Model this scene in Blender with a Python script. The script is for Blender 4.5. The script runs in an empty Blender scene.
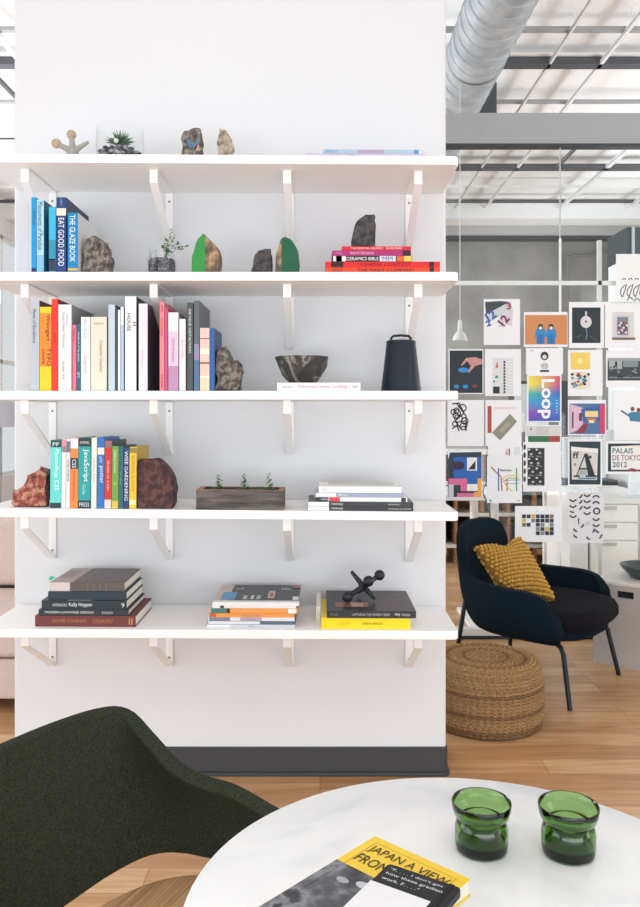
import bpy, bmesh, math, random
from mathutils import Vector, Matrix, noise
random.seed(7)
S = bpy.context.scene
COL = S.collection
F, HX, HY, CZ = 811.0, 320.0, 414.0, 1.33        # focal length in px, horizon point, eye height

# ---------------------------------------------------------------- camera
cd = bpy.data.cameras.new('camera'); cam = bpy.data.objects.new('camera', cd); COL.objects.link(cam)
cam.location = (0, 0, CZ); cam.rotation_euler = (math.pi/2, 0, 0)
cd.sensor_fit = 'VERTICAL'; cd.sensor_height = 36.0; cd.lens = 36.0*F/907
cd.shift_x = 0.0; cd.shift_y = -(453.5-HY)/907
cd.clip_start = 0.05; cd.clip_end = 200
S.camera = cam
# ---------------------------------------------------------------- world, lights, exposure
w = bpy.data.worlds.new('daylight'); S.world = w; w.use_nodes = True
bg = w.node_tree.nodes['Background']; bg.inputs[0].default_value = (0.93, 0.965, 1.0, 1); bg.inputs[1].default_value = 0.76
def area(name, loc, target, sx, sy, power, col):
    l = bpy.data.lights.new(name, 'AREA'); l.shape = 'RECTANGLE'; l.size = sx; l.size_y = sy
    l.energy = power; l.color = col
    o = bpy.data.objects.new(name, l); COL.objects.link(o); o.location = loc
    o.rotation_euler = (Vector(target)-Vector(loc)).to_track_quat('-Z', 'Y').to_euler()
    return o
area('window_light_left', (-4.0, 1.0, 0.9), (0.2, 2.8, 1.3), 5.0, 1.6, 58, (0.93, 0.965, 1.0))
area('window_light_back', (0.4, -3.3, 0.7), (0.2, 3.0, 0.8), 8.0, 1.3, 160, (0.88, 0.945, 1.0))
area('window_light_right', (4.6, 0.2, 1.7), (2.6, 4.8, 1.6), 3.0, 2.4, 52, (0.88, 0.945, 1.0))  # added fill lamp without a window, brightens the prints and cabinet
area('ceiling_light_near', (0.3, -0.6, 4.1), (0.3, -0.7, 0.0), 3.0, 1.6, 34, (0.92, 0.965, 1.0))  # added fill lamp from above, brightens the table and shelf tops
area('window_light_far', (-4.0, 7.4, 1.9), (1.0, 7.2, 3.9), 7.0, 2.2, 215, (0.92, 0.965, 1.0)).data.spread = math.radians(140)  # added fill at the far left, aimed up to brighten the ceiling
area('window_light_far_right', (5.1, 7.4, 1.9), (1.0, 7.2, 3.9), 6.0, 2.2, 195, (0.92, 0.965, 1.0)).data.spread = math.radians(140)  # same added upward fill from the right, where the wall has no window
S.view_settings.view_transform = 'Standard'
S.view_settings.look = 'None'
S.view_settings.gamma = 1.0
S.view_settings.use_curve_mapping = False
S.view_settings.exposure = 0.15

# ---------------------------------------------------------------- helpers
def X(px, Y): return (px-HX)/F*Y
def Z(py, Y): return CZ-(py-HY)/F*Y
def P(px, py, Y): return Vector((X(px, Y), Y, Z(py, Y)))
def onz(px, py, z):
    Y = (CZ-z)*F/(py-HY); return Vector((X(px, Y), Y, z))
def lin(h):
    h = h.lstrip('#'); c = [int(h[i:i+2], 16)/255 for i in (0, 2, 4)]
    return tuple((v/12.92 if v <= .04045 else ((v+.055)/1.055)**2.4) for v in c)+(1,)
_m = {}
def mat(hexc, rough=0.55, metal=0.0, bump=0.0, scale=40.0, var=0.04, spec=0.4):
    k = (hexc, rough, metal, bump, scale, var, spec)
    if k in _m: return _m[k]
    m = bpy.data.materials.new('paint_'+hexc.strip('#')); m.use_nodes = True
    nt = m.node_tree; b = nt.nodes['Principled BSDF']
    tc = nt.nodes.new('ShaderNodeTexCoord'); n = nt.nodes.new('ShaderNodeTexNoise')
    n.inputs['Scale'].default_value = scale; n.inputs['Detail'].default_value = 3
    nt.links.new(tc.outputs['Object'], n.inputs['Vector'])
    mx = nt.nodes.new('ShaderNodeMix'); mx.data_type = 'RGBA'
    c = lin(hexc)
    mx.inputs['A'].default_value = tuple(max(0, v*(1-var)) for v in c[:3])+(1,)
    mx.inputs['B'].default_value = tuple(min(1, v*(1+var)) for v in c[:3])+(1,)
    nt.links.new(n.outputs['Fac'], mx.inputs['Factor']); nt.links.new(mx.outputs['Result'], b.inputs['Base Color'])
    b.inputs['Roughness'].default_value = rough; b.inputs['Metallic'].default_value = metal
    b.inputs['Specular IOR Level'].default_value = spec
    if bump:
        bp = nt.nodes.new('ShaderNodeBump'); bp.inputs['Strength'].default_value = bump; bp.inputs['Distance'].default_value = 0.002
        nt.links.new(n.outputs['Fac'], bp.inputs['Height']); nt.links.new(bp.outputs['Normal'], b.inputs['Normal'])
    _m[k] = m; return m
def ramp_mat(name, stops, scale=6, rough=0.6, detail=6, dist=0.0, stretch=(1, 1, 1), bump=0.3, coord='Object', kind='noise', bd=0.004):
    m = bpy.data.materials.new(name); m.use_nodes = True; nt = m.node_tree; b = nt.nodes['Principled BSDF']
    tc = nt.nodes.new('ShaderNodeTexCoord'); mp = nt.nodes.new('ShaderNodeMapping'); mp.inputs['Scale'].default_value = stretch
    nt.links.new(tc.outputs[coord], mp.inputs[0])
    if kind == 'noise':
        n = nt.nodes.new('ShaderNodeTexNoise'); n.inputs['Scale'].default_value = scale; n.inputs['Detail'].default_value = detail
        n.inputs['Distortion'].default_value = dist; out = n.outputs['Fac']
    elif kind == 'wave':
        n = nt.nodes.new('ShaderNodeTexWave'); n.inputs['Scale'].default_value = scale; n.inputs['Distortion'].default_value = dist
        n.inputs['Detail'].default_value = detail; out = n.outputs['Fac']
    else:
        n = nt.nodes.new('ShaderNodeTexVoronoi'); n.inputs['Scale'].default_value = scale; out = n.outputs['Distance']
    nt.links.new(mp.outputs[0], n.inputs['Vector'])
    r = nt.nodes.new('ShaderNodeValToRGB'); nt.links.new(out, r.inputs[0])
    e = r.color_ramp.elements
    e[0].position = stops[0][0]; e[0].color = lin(stops[0][1]); e[1].position = stops[-1][0]; e[1].color = lin(stops[-1][1])
    for p, c in stops[1:-1]:
        x = e.new(p); x.color = lin(c)
    nt.links.new(r.outputs[0], b.inputs['Base Color']); b.inputs['Roughness'].default_value = rough
    if rough > .9: b.inputs['Specular IOR Level'].default_value = .12
    if bump:
        bp = nt.nodes.new('ShaderNodeBump'); bp.inputs['Strength'].default_value = bump; bp.inputs['Distance'].default_value = bd
        nt.links.new(out, bp.inputs['Height']); nt.links.new(bp.outputs['Normal'], b.inputs['Normal'])
    return m

_txt = {}
def text_mesh(s, bold=0):
    key = (s, bold)
    if key in _txt: return _txt[key]
    cu = bpy.data.curves.new('t', 'FONT'); cu.body = s; cu.offset = bold; cu.resolution_u = 2
    o = bpy.data.objects.new('t', cu); COL.objects.link(o)
    bpy.context.view_layer.update()
    me = bpy.data.meshes.new_from_object(o.evaluated_get(bpy.context.evaluated_depsgraph_get()))
    vs = [v.co.copy() for v in me.vertices]; fs = [tuple(p.vertices) for p in me.polygons]
    bpy.data.objects.remove(o); bpy.data.curves.remove(cu); bpy.data.meshes.remove(me)
    x0 = min(v.x for v in vs); x1 = max(v.x for v in vs); y0 = min(v.y for v in vs); y1 = max(v.y for v in vs)
    r = ([((v.x-x0)/(x1-x0), (v.y-y0)/(y1-y0)) for v in vs], fs, (x1-x0)/(y1-y0)); _txt[key] = r; return r

class MB:
    def __init__(s): s.v = []; s.f = []; s.mi = []; s.ms = []; s.T = None
    def _m(s, m):
        if m not in s.ms: s.ms.append(m)
        return s.ms.index(m)
    def add(s, vs, fs, m):
        o = len(s.v); i = s._m(m)
        for v in vs:
            v = Vector(v); s.v.append(v)
        for f in fs: s.f.append(tuple(o+k for k in f)); s.mi.append(i)
    def box(s, x0, x1, y0, y1, z0, z1, m):
        s.add([(x0,y0,z0),(x1,y0,z0),(x1,y1,z0),(x0,y1,z0),(x0,y0,z1),(x1,y0,z1),(x1,y1,z1),(x0,y1,z1)],
              [(0,3,2,1),(4,5,6,7),(0,1,5,4),(1,2,6,5),(2,3,7,6),(3,0,4,7)], m); return s
    def poly(s, pts, m): s.add(pts, [tuple(range(len(pts)))], m); return s
    def tube(s, pts, r, m, n=10, cap=True):
        pts = [Vector(p) for p in pts]; rs = r if isinstance(r, (list, tuple)) else [r]*len(pts)
        t0 = (pts[1]-pts[0]).normalized(); up = Vector((0,0,1)) if abs(t0.z) < .9 else Vector((1,0,0))
        a = t0.cross(up).normalized(); vs = []
        for i, p in enumerate(pts):
            t = (pts[min(i+1, len(pts)-1)]-pts[max(i-1, 0)]).normalized()
            a = (a-t*a.dot(t)).normalized(); b = t.cross(a)
            for k in range(n):
                an = 2*math.pi*k/n; vs.append(p+(a*math.cos(an)+b*math.sin(an))*rs[i])
        fs = [(i*n+k, i*n+(k+1)%n, (i+1)*n+(k+1)%n, (i+1)*n+k) for i in range(len(pts)-1) for k in range(n)]
        if cap: fs += [tuple(range(n-1, -1, -1)), tuple((len(pts)-1)*n+k for k in range(n))]
        s.add(vs, fs, m); return s
    def lathe(s, prof, m, c=(0,0,0), n=40, closed=False):
        c = Vector(c); vs = []; k = len(prof)
        for (r, z) in prof:
            for j in range(n):
                a = 2*math.pi*j/n; vs.append(c+Vector((max(r, 1e-5)*math.cos(a), max(r, 1e-5)*math.sin(a), z)))
        fs = [(i*n+j, i*n+(j+1)%n, (i+1)*n+(j+1)%n, (i+1)*n+j) for i in range(k-1) for j in range(n)]
        if closed: fs += [((k-1)*n+j, (k-1)*n+(j+1)%n, (j+1)%n, j) for j in range(n)]
        s.add(vs, fs, m); return s
    def ball(s, c, r, m, n=16, sq=(1,1,1)):
        c = Vector(c); vs = []; h = n//2
        for i in range(h+1):
            ph = math.pi*i/h
            for j in range(n):
                a = 2*math.pi*j/n
                vs.append(c+Vector((max(math.sin(ph),1e-3)*math.cos(a)*r*sq[0], max(math.sin(ph),1e-3)*math.sin(a)*r*sq[1], -math.cos(ph)*r*sq[2])))
        s.add(vs, [(i*n+j, i*n+(j+1)%n, (i+1)*n+(j+1)%n, (i+1)*n+j) for i in range(h) for j in range(n)], m); return s
    def prism(s, pts, axis, d0, d1, m):
        # pts: 2-D outline; axis 'y': (x,z) extruded in y ; 'z': (x,y) extruded in z ; 'x': (y,z) extruded in x
        g = {'y': lambda a, b, d: (a, d, b), 'z': lambda a, b, d: (a, b, d), 'x': lambda a, b, d: (d, a, b)}[axis]
        n = len(pts); vs = [g(a, b, d0) for a, b in pts]+[g(a, b, d1) for a, b in pts]
        s.add(vs, [tuple(range(n)), tuple(range(2*n-1, n-1, -1))]+[(i, (i+1)%n, n+(i+1)%n, n+i) for i in range(n)], m); return s
    def text(s, st, org, xa, ya, wd, ht, m, keep=True, lift=0.0005, bold=0):
        """fit text in a wd x ht field; org = lower left, xa / ya unit vectors, keep = centre and keep proportions"""
        vs, fs, asp = text_mesh(st, bold); xa = Vector(xa); ya = Vector(ya); org = Vector(org)
        W, H = wd, ht
        if keep:
            if W/H > asp*1.25: W = H*asp*1.25
            elif W/H < asp*0.7: H = W/(asp*0.7)
        org = org+xa*(wd-W)/2+ya*(ht-H)/2+xa.cross(ya)*lift
        s.add([org+xa*(a*W)+ya*(b*H) for a, b in vs], fs, m); return s
    def build(s, name, parent=None, smooth=False, bevel=0, seg=2, subs=0, kind=None, loc=None, flip=True):
        me = bpy.data.meshes.new(name)
        off = Vector((0,0,0))
        if parent is not None:
            q = parent
            while q is not None: off = off+Vector(q.location); q = q.parent
        elif loc is not None: off = Vector(loc)
        vs = s.v
        me.from_pydata([v-off for v in vs] if not s.T else vs, [], s.f)
        for m in s.ms: me.materials.append(m)
        me.polygons.foreach_set('material_index', s.mi)
        if flip:
            bm = bmesh.new(); bm.from_mesh(me)
            bmesh.ops.recalc_face_normals(bm, faces=[f for f in bm.faces if any(not e.is_boundary for e in f.edges)])
            bm.to_mesh(me); bm.free()
        if smooth:
            me.polygons.foreach_set('use_smooth', [True]*len(me.polygons)); me.set_sharp_from_angle(angle=math.radians(40))
        me.update()
        o = bpy.data.objects.new(name, me); COL.objects.link(o)
        if parent is not None: o.parent = parent
        else: o.location = off
        if bevel:
            b = o.modifiers.new('bevel', 'BEVEL'); b.width = bevel; b.segments = seg; b.limit_method = 'ANGLE'; b.angle_limit = math.radians(35)
        if subs:
            b = o.modifiers.new('subsurf', 'SUBSURF'); b.levels = subs; b.render_levels = subs
        if kind: o['kind'] = kind
        return o
def thing(name, label, cat, loc, group=None, rz=0):
    o = bpy.data.objects.new(name, None); o.empty_display_size = .05; COL.objects.link(o); o.location = loc
    o.rotation_euler = (0, 0, rz); o['label'] = label; o['category'] = cat
    if group: o['group'] = group
    return o
def tag(o, label, cat, group=None):
    o['label'] = label; o['category'] = cat
    if group: o['group'] = group
    return o
def local(parent_empty):
    """builder for a thing with its own rotation: coordinates are given in the thing's frame"""
    m = MB(); m.T = Matrix.Identity(4); return m
def dup(root, loc, label=None, rz=None):
    r = root.copy(); COL.objects.link(r); r.location = loc
    if rz is not None: r.rotation_euler = (0, 0, rz)
    if label: r['label'] = label
    for ch in list(root.children):
        c = ch.copy(); COL.objects.link(c); c.parent = r
        for g in list(ch.children):
            d = g.copy(); COL.objects.link(d); d.parent = c
    return r
def struct(o): o['kind'] = 'structure'; return o
WHITE = mat('#f7f6f6', .5, var=.01, bump=.15, scale=180)
PAGES = mat('#e9e4d8', .8, var=.08, scale=300, bump=.3)
WMET = mat('#f4f3f2', .4, var=.01)

# ================================================================ THE SETTING
def wood_floor():
    m = bpy.data.materials.new('maple_floor'); m.use_nodes = True; nt = m.node_tree; b = nt.nodes['Principled BSDF']
    tc = nt.nodes.new('ShaderNodeTexCoord')
    br = nt.nodes.new('ShaderNodeTexBrick'); br.inputs['Scale'].default_value = 1
    br.inputs['Brick Width'].default_value = 1.35; br.inputs['Row Height'].default_value = .125
    br.inputs['Mortar Size'].default_value = .0012; br.offset = .37; br.offset_frequency = 3
    br.inputs['Color1'].default_value = (0, 0, 0, 1); br.inputs['Color2'].default_value = (1, 1, 1, 1); br.inputs['Mortar'].default_value = (.5, .5, .5, 1)
    nt.links.new(tc.outputs['Object'], br.inputs['Vector'])
    r = nt.nodes.new('ShaderNodeValToRGB'); e = r.color_ramp.elements
    e[0].color = lin('#bf9468'); e[1].color = lin('#dcb88f')
    for p, c in ((.3, '#cfa67b'), (.5, '#c89d72'), (.66, '#b98c62'), (.8, '#d5ae84')): x = e.new(p); x.color = lin(c)
    nt.links.new(br.outputs['Color'], r.inputs[0])
    mp = nt.nodes.new('ShaderNodeMapping'); mp.inputs['Scale'].default_value = (1.2, 14, 1)
    n = nt.nodes.new('ShaderNodeTexNoise'); n.inputs['Scale'].default_value = 2.4; n.inputs['Detail'].default_value = 7; n.inputs['Distortion'].default_value = .8
    nt.links.new(tc.outputs['Object'], mp.inputs[0]); nt.links.new(mp.outputs[0], n.inputs['Vector'])
    r2 = nt.nodes.new('ShaderNodeValToRGB'); r2.color_ramp.elements[0].position = .3; r2.color_ramp.elements[0].color = lin('#d9c4ad')
    r2.color_ramp.elements[1].position = .62; r2.color_ramp.elements[1].color = (1, 1, 1, 1)
    nt.links.new(n.outputs['Fac'], r2.inputs[0])
    mx = nt.nodes.new('ShaderNodeMix'); mx.data_type = 'RGBA'; mx.blend_type = 'MULTIPLY'; mx.inputs['Factor'].default_value = .8
    nt.links.new(r.outputs[0], mx.inputs['A']); nt.links.new(r2.outputs[0], mx.inputs['B'])
    m2 = nt.nodes.new('ShaderNodeMix'); m2.data_type = 'RGBA'; m2.inputs['B'].default_value = lin('#8a6140')
    nt.links.new(br.outputs['Fac'], m2.inputs['Factor']); nt.links.new(mx.outputs['Result'], m2.inputs['A'])
    nt.links.new(m2.outputs['Result'], b.inputs['Base Color']); b.inputs['Roughness'].default_value = .32
    return m
fl = MB().box(-4.2, 5.2, -3.5, 12.4, -.1, 0, wood_floor()).build('floor'); struct(fl)
CEIL = mat('#fafafa', .8, var=.02, scale=3)
cm = MB().box(-4.2, 5.2, -3.5, 12.4, 4.2, 4.3, CEIL)
struct(cm.build('ceiling'))
CONC = ramp_mat('concrete', [(.3, '#94928f'), (.5, '#a7a5a2'), (.7, '#b4b2af')], scale=1.6, rough=.85, bump=.1)
CONC.node_tree.nodes['Principled BSDF'].inputs['Specular IOR Level'].default_value = .1
struct(MB().box(-4.2, 5.2, 12.4, 12.5, 0, 4.2, CONC).build('wall_back'))
struct(MB().box(5.2, 5.3, -3.5, 12.4, 0, 4.2, mat('#e6e4e1', .8)).build('wall_right'))
wl = MB(); WL = mat('#eceae8', .8)
wl.box(-4.3, -4.2, -3.5, 12.4, 0, .5, WL).box(-4.3, -4.2, -3.5, 12.4, 3.7, 4.2, WL)
for y in (-3.5, -.35, 2.8, 5.95, 9.1, 12.1): wl.box(-4.3, -4.2, y, y+.3, .5, 3.7, WL)
struct(wl.build('wall_left'))
def clear_glass(name, tint=(.98, .99, .988, 1), k=.06):
    m = bpy.data.materials.new(name); m.use_nodes = True; nt = m.node_tree
    nt.nodes.remove(nt.nodes['Principled BSDF']); out = nt.nodes['Material Output']
    t = nt.nodes.new('ShaderNodeBsdfTransparent'); t.inputs[0].default_value = tint
    g = nt.nodes.new('ShaderNodeBsdfGlossy'); g.inputs['Roughness'].default_value = .02
    lw = nt.nodes.new('ShaderNodeLayerWeight'); lw.inputs['Blend'].default_value = .5
    pw = nt.nodes.new('ShaderNodeMath'); pw.operation = 'POWER'; pw.inputs[1].default_value = 4; nt.links.new(lw.outputs['Facing'], pw.inputs[0])
    f = nt.nodes.new('ShaderNodeMath'); f.operation = 'MULTIPLY_ADD'; f.inputs[1].default_value = .35; f.inputs[2].default_value = .02; nt.links.new(pw.outputs[0], f.inputs[0]); x = nt.nodes.new('ShaderNodeMixShader')
    nt.links.new(f.outputs[0], x.inputs[0]); nt.links.new(t.outputs[0], x.inputs[1]); nt.links.new(g.outputs[0], x.inputs[2])
    nt.links.new(x.outputs[0], out.inputs[0]); return m
PANE = clear_glass('pane_glass')
for i, y in enumerate((-3.2, -.05, 3.1, 6.25, 9.4)):
    r = thing('window_%d' % (i+2), '', 'x', (-4.25, y, .5)); del r['label']; del r['category']; r['kind'] = 'structure'
    f = MB(); y1 = y+2.85 if i < 4 else 12.1
    for a, b in ((y, y+.05), ((y+y1)/2-.025, (y+y1)/2+.025), (y1-.05, y1)): f.box(-4.28, -4.22, a, b, .5, 3.7, WMET)
    for a in (.5, 2.0, 3.65): f.box(-4.28, -4.22, y, y1, a, a+.05, WMET)
    f.build('window_frame', r); MB().box(-4.253, -4.247, y+.05, y1-.05, .55, 3.65, PANE).build('pane', r)

# the free-standing white wall and its dark rubber base
WX0, WX1, WY0, WY1 = X(13.8, 2.99), X(446.2, 2.99), 2.99, 3.21
def rrect(x0, x1, y0, y1, r, n=5):
    out = []
    for cx, cy, a0 in ((x1-r, y0+r, -90), (x1-r, y1-r, 0), (x0+r, y1-r, 90), (x0+r, y0+r, 180)):
        for k in range(n+1):
            a = math.radians(a0+90*k/n); out.append((cx+r*math.cos(a), cy+r*math.sin(a)))
    return out
WALLP = ramp_mat('wall_paint', [(.3, '#d9dadd'), (.7, '#dbdcdf')], scale=2, rough=.62, bump=.05)
struct(MB().prism(rrect(WX0, WX1, WY0, WY1, .012), 'z', 0, 4.2, WALLP).build('wall_middle', smooth=True))
bb = MB(); RUB = mat('#3b3c3e', .5, var=.05)
bb.prism(rrect(WX0-.006, WX1+.006, WY0-.008, WY1+.008, .016), 'z', 0.012, Z(746.5, 2.99), RUB)
bb.prism(rrect(WX0-.014, WX1+.014, WY0-.017, WY1+.017, .022), 'z', 0, .014, RUB)
struct(bb.build('baseboard_middle', smooth=True, bevel=.003))

# header beams, partition of glass, ceiling lines
HG = mat('#a7a9ac', .6, var=.04, scale=8)
h = MB().box(-1.2, 5.2, 4.79, 4.85, Z(144.5, 4.8), Z(113.5, 4.8), HG); h.box(-1.2, 5.2, 4.78, 4.86, Z(146.5, 4.8), Z(144.5, 4.8), mat('#3c4044', .5))
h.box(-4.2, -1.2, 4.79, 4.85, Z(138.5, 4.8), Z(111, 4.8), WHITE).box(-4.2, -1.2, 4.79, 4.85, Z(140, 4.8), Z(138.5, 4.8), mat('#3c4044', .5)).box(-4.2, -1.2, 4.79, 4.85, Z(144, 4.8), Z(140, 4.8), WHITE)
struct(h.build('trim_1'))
struct(MB().box(-4.2, 5.2, 12.0, 12.2, Z(236, 12), Z(225, 12), mat('#c9c9c9', .6)).box(-4.2, 5.2, 11.98, 12.22, Z(238.5, 12), Z(236, 12), mat('#505256', .5)).build('trim_2'))
struct(MB().box(-4.2, 5.2, 10.8, 11.2, Z(222, 11), Z(205, 11), mat('#f4f4f4', .6)).build('trim_3'))
gp = thing('window_1', '', 'x', (.45, 4.8, 0)); del gp['label']; del gp['category']; gp['kind'] = 'structure'
zt = Z(146.8, 4.8)
MB().box(.46, X(561, 4.8)-.001, 4.815, 4.825, .06, zt, PANE).build('pane', gp)
MB().box(X(561, 4.8)+.001, 5.2, 4.815, 4.825, .06, zt, PANE).build('pane', gp)
fr = MB(); fr.box(X(560.4, 4.8), X(561.9, 4.8), 4.808, 4.832, .06, Z(238, 4.8), mat('#e6e8e8', .3)).box(X(560.8, 4.8), X(561.3, 4.8), 4.812, 4.828, Z(238, 4.8), zt, mat('#b8baba', .3))
fr.box(X(600, 4.8), X(603.6, 4.8), 4.83, 4.86, .06, Z(239, 4.8), mat('#d4d4d2', .4))
fr.box(.46, 5.2, 4.83, 4.86, Z(284, 4.8), Z(280, 4.8), mat('#f2f2f0', .4)); fr.box(X(596, 4.8), 5.2, 4.83, 4.86, Z(304, 4.8), Z(301, 4.8), mat('#f2f2f0', .4))
fr.build('mullion', gp)
MB().box(.46, 5.2, 4.79, 4.85, .02, .06, mat('#e8e8e8', .4)).box(.46, 5.2, 4.785, 4.855, 0, .02, mat('#23262a', .5)).build('floor_channel', gp)
DK = mat('#55575c', .6); LT = mat('#f2f2f2', .5); MG = mat('#a4a5a8', .5)
def cross(i, py, dz, h_, m, depth=.1, x0=-4.2, x1=5.2):
    zc = 4.2-dz; Y = (zc-CZ)*F/(HY-py)
    b = MB().box(x0, x1, Y, Y+depth, zc, zc+h_, m)
    if h_ > .05: b.box(x0, x1, Y-.04, Y+depth+.04, zc+h_, zc+h_+.012, LT)
    struct(b.build('trim_%d' % i, bevel=.003))
cross(4, 30, .12, .03, MG, .05); cross(5, 64, .14, .06, DK, .1); cross(6, 102, .1, .025, MG, .05)
cross(7, 168, .14, .05, DK, .12); cross(8, 202, .12, .03, DK, .06); cross(9, 187, .12, .03, LT, .05)
i = 10
for ratio, m, wd in ((.80, LT, .028), (.655, LT, .018), (1.16, LT, .05), (1.49, LT, .05), (.96, DK, .03), (-.86, LT, .04), (-.97, DK, .03)):
    zc = 4.06; x = ratio*(zc-CZ)
    y1 = 12.0 if ratio not in (.96,) else 9.2; y0 = -3 if ratio != .96 else 7.9
    y1 = 10.79
    y0, y1 = (8.2, 8.99) if ratio == .96 else (y0, y1)
    b = MB().box(x, x+wd, y0, y1, zc, zc+.03, m)
    b.box(x-.004, x-.001, y0, y1, zc, zc+.006, MG)
    for q in range(6):
        if y0 < q*1.9 < y1: b.box(x+.004, x+.008, q*1.9, q*1.9+.004, zc+.03, 4.2, LT)
    struct(b.build('trim_%d' % i)); i += 1

# ---------------------------------------------------------------- duct
def duct():
    t = thing('ventilation_duct', 'large silver spiral air duct running under the ceiling on the right', 'duct', (1.075, 2.0, 3.80))
    cx, cz, r, n = 1.075, 3.80, .197, 64
    m = ramp_mat('galvanised_steel', [(.3, '#9aa0a6'), (.5, '#abb1b6'), (.7, '#bdc1c5')], scale=9, rough=.45, bump=.05); m.node_tree.nodes['Principled BSDF'].inputs['Metallic'].default_value = .15; seam = mat('#4e5359', .6)
    vs = []; ys = []; y = 1.2
    b = MB(); prof = []
    pitch = .135
    while y < 11.9:
        prof += [(r, y), (r, y+pitch*.86), (r+.008, y+pitch*.90), (r+.008, y+pitch*.93), (r, y+pitch*.99)]; y += pitch
    # rings sheared along the axis so the seams run as a spiral
    for (rr, yy) in prof:
        for j in range(n):
            a = 2*math.pi*j/n; vs.append((cx+rr*math.cos(a), yy+pitch*j/n, cz+rr*math.sin(a)))
    k = len(prof); fs = []
    for q in range(k-1):
        for j in range(n-1): fs.append((q*n+j, q*n+j+1, (q+1)*n+j+1, (q+1)*n+j))
        if q+5 < k-1: fs.append((q*n+n-1, (q+5)*n, (q+6)*n, (q+1)*n+n-1))
    b.add(vs, fs, m); si = b._m(seam); b.mi = [si if (f[0]//n) % 5 == 3 else 0 for f in b.f]; b.build('duct_pipe', t, smooth=True)
    for yy in (3.2, 5.6, 8.2):
        s = MB(); s.tube([(cx, yy, cz+.2), (cx, yy, 4.2)], .006, MG)
        s.lathe([(r+.010, -.012), (r+.012, 0), (r+.010, .012)], MG)
        # turn the ring to the duct axis
        for q in range(len(s.v)-40*3, len(s.v)):
            v = s.v[q]; s.v[q] = Vector((cx+v.x, yy+v.z, cz+v.y))
        s.build('hanger', t, smooth=True)
duct()
vb = MB().box(X(480, 7), X(497, 7), 7.0, 7.5, Z(112, 7)-.1, 4.2, mat('#4e545a', .6)); 
tag(vb.build('vent_box', bevel=.01, loc=(1.4, 7.2, 3.9)), 'dark grey duct box beside the silver duct under the ceiling', 'vent')
# ================================================================ SHELVES AND BRACKETS
SZ = [2.178, 1.793, 1.4055, 1.022, .630]           # top faces
YF, SX0, SX1, ST = 2.64, -1.107, .4525, .029
NAMES = ['top', 'second', 'third', 'fourth', 'lowest']
for i, z in enumerate(SZ):
    pts = rrect(SX0, SX1, YF, 2.989, .004)
    r = .02; pts = [(SX0, 2.989), (SX0, YF+r)]+[(SX0+r-r*math.cos(math.radians(a)), YF+r-r*math.sin(math.radians(a))) for a in (22, 45, 67)]+[(SX0+r, YF), (SX1-r, YF)]
    pts += [(SX1-r+r*math.sin(math.radians(a)), YF+r-r*math.cos(math.radians(a))) for a in (22, 45, 67)]+[(SX1, YF+r), (SX1, 2.989)]
    o = MB().prism(pts, 'z', z-ST, z, WHITE).build('wall_shelf', bevel=.003, loc=(-.33, 2.8, z))
    tag(o, ['top white shelf board with loose stones and two thin lilac books', 'second white shelf board from the top, with blue books and green-faced stones',
            'third white shelf board, with the longest row of books and a black jug', 'fourth white shelf board, with the wooden planter on it',
            'lowest white shelf board, with three low stacks of books and magazines'][i], 'shelf', 'white wall shelves')
br = thing('shelf_bracket', 'x', 'bracket', (0, 0, 0), 'white metal shelf brackets')
L = MB(); hw = .0138; D = .285; H = .195; tk = .004
L.T = True
L.box(-hw, hw, -tk, 0, -H, 0, WMET); L.build('wall_plate', br, bevel=.001)
A = MB(); A.T = True; A.box(-hw, hw, -D, -tk, -tk, 0, WMET)
pr = [(-D, -tk), (-D, -.045), (-.012, -H), (-tk, -H), (-tk, -H+.006), (-D+tk, -.042), (-D+tk, -tk)]
A.prism(pr, 'x', -hw, hw, WMET); A.build('arm', br, bevel=.0015)
for zz in (-.035, -.165):
    sc = MB(); sc.T = True
    sc.ball((0, -tk-.0005, zz), .0042, mat('#8d8d8d', .35, metal=.6), n=12, sq=(1, .5, 1))
    sc.build('screw', br, smooth=True)
BX = [(-.985, 'leftmost'), (-.555, 'second from left'), (-.110, 'third from left'), (.328, 'rightmost')]
first = True
for i, z in enumerate(SZ):
    for x, nm in BX:
        lab = 'white metal bracket under the %s shelf, %s of four' % (NAMES[i], nm)
        loc = (x, 2.989, z-ST-.0003)
        if first: br.location = loc; br['label'] = lab; first = False
        else: dup(br, loc, lab)

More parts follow.
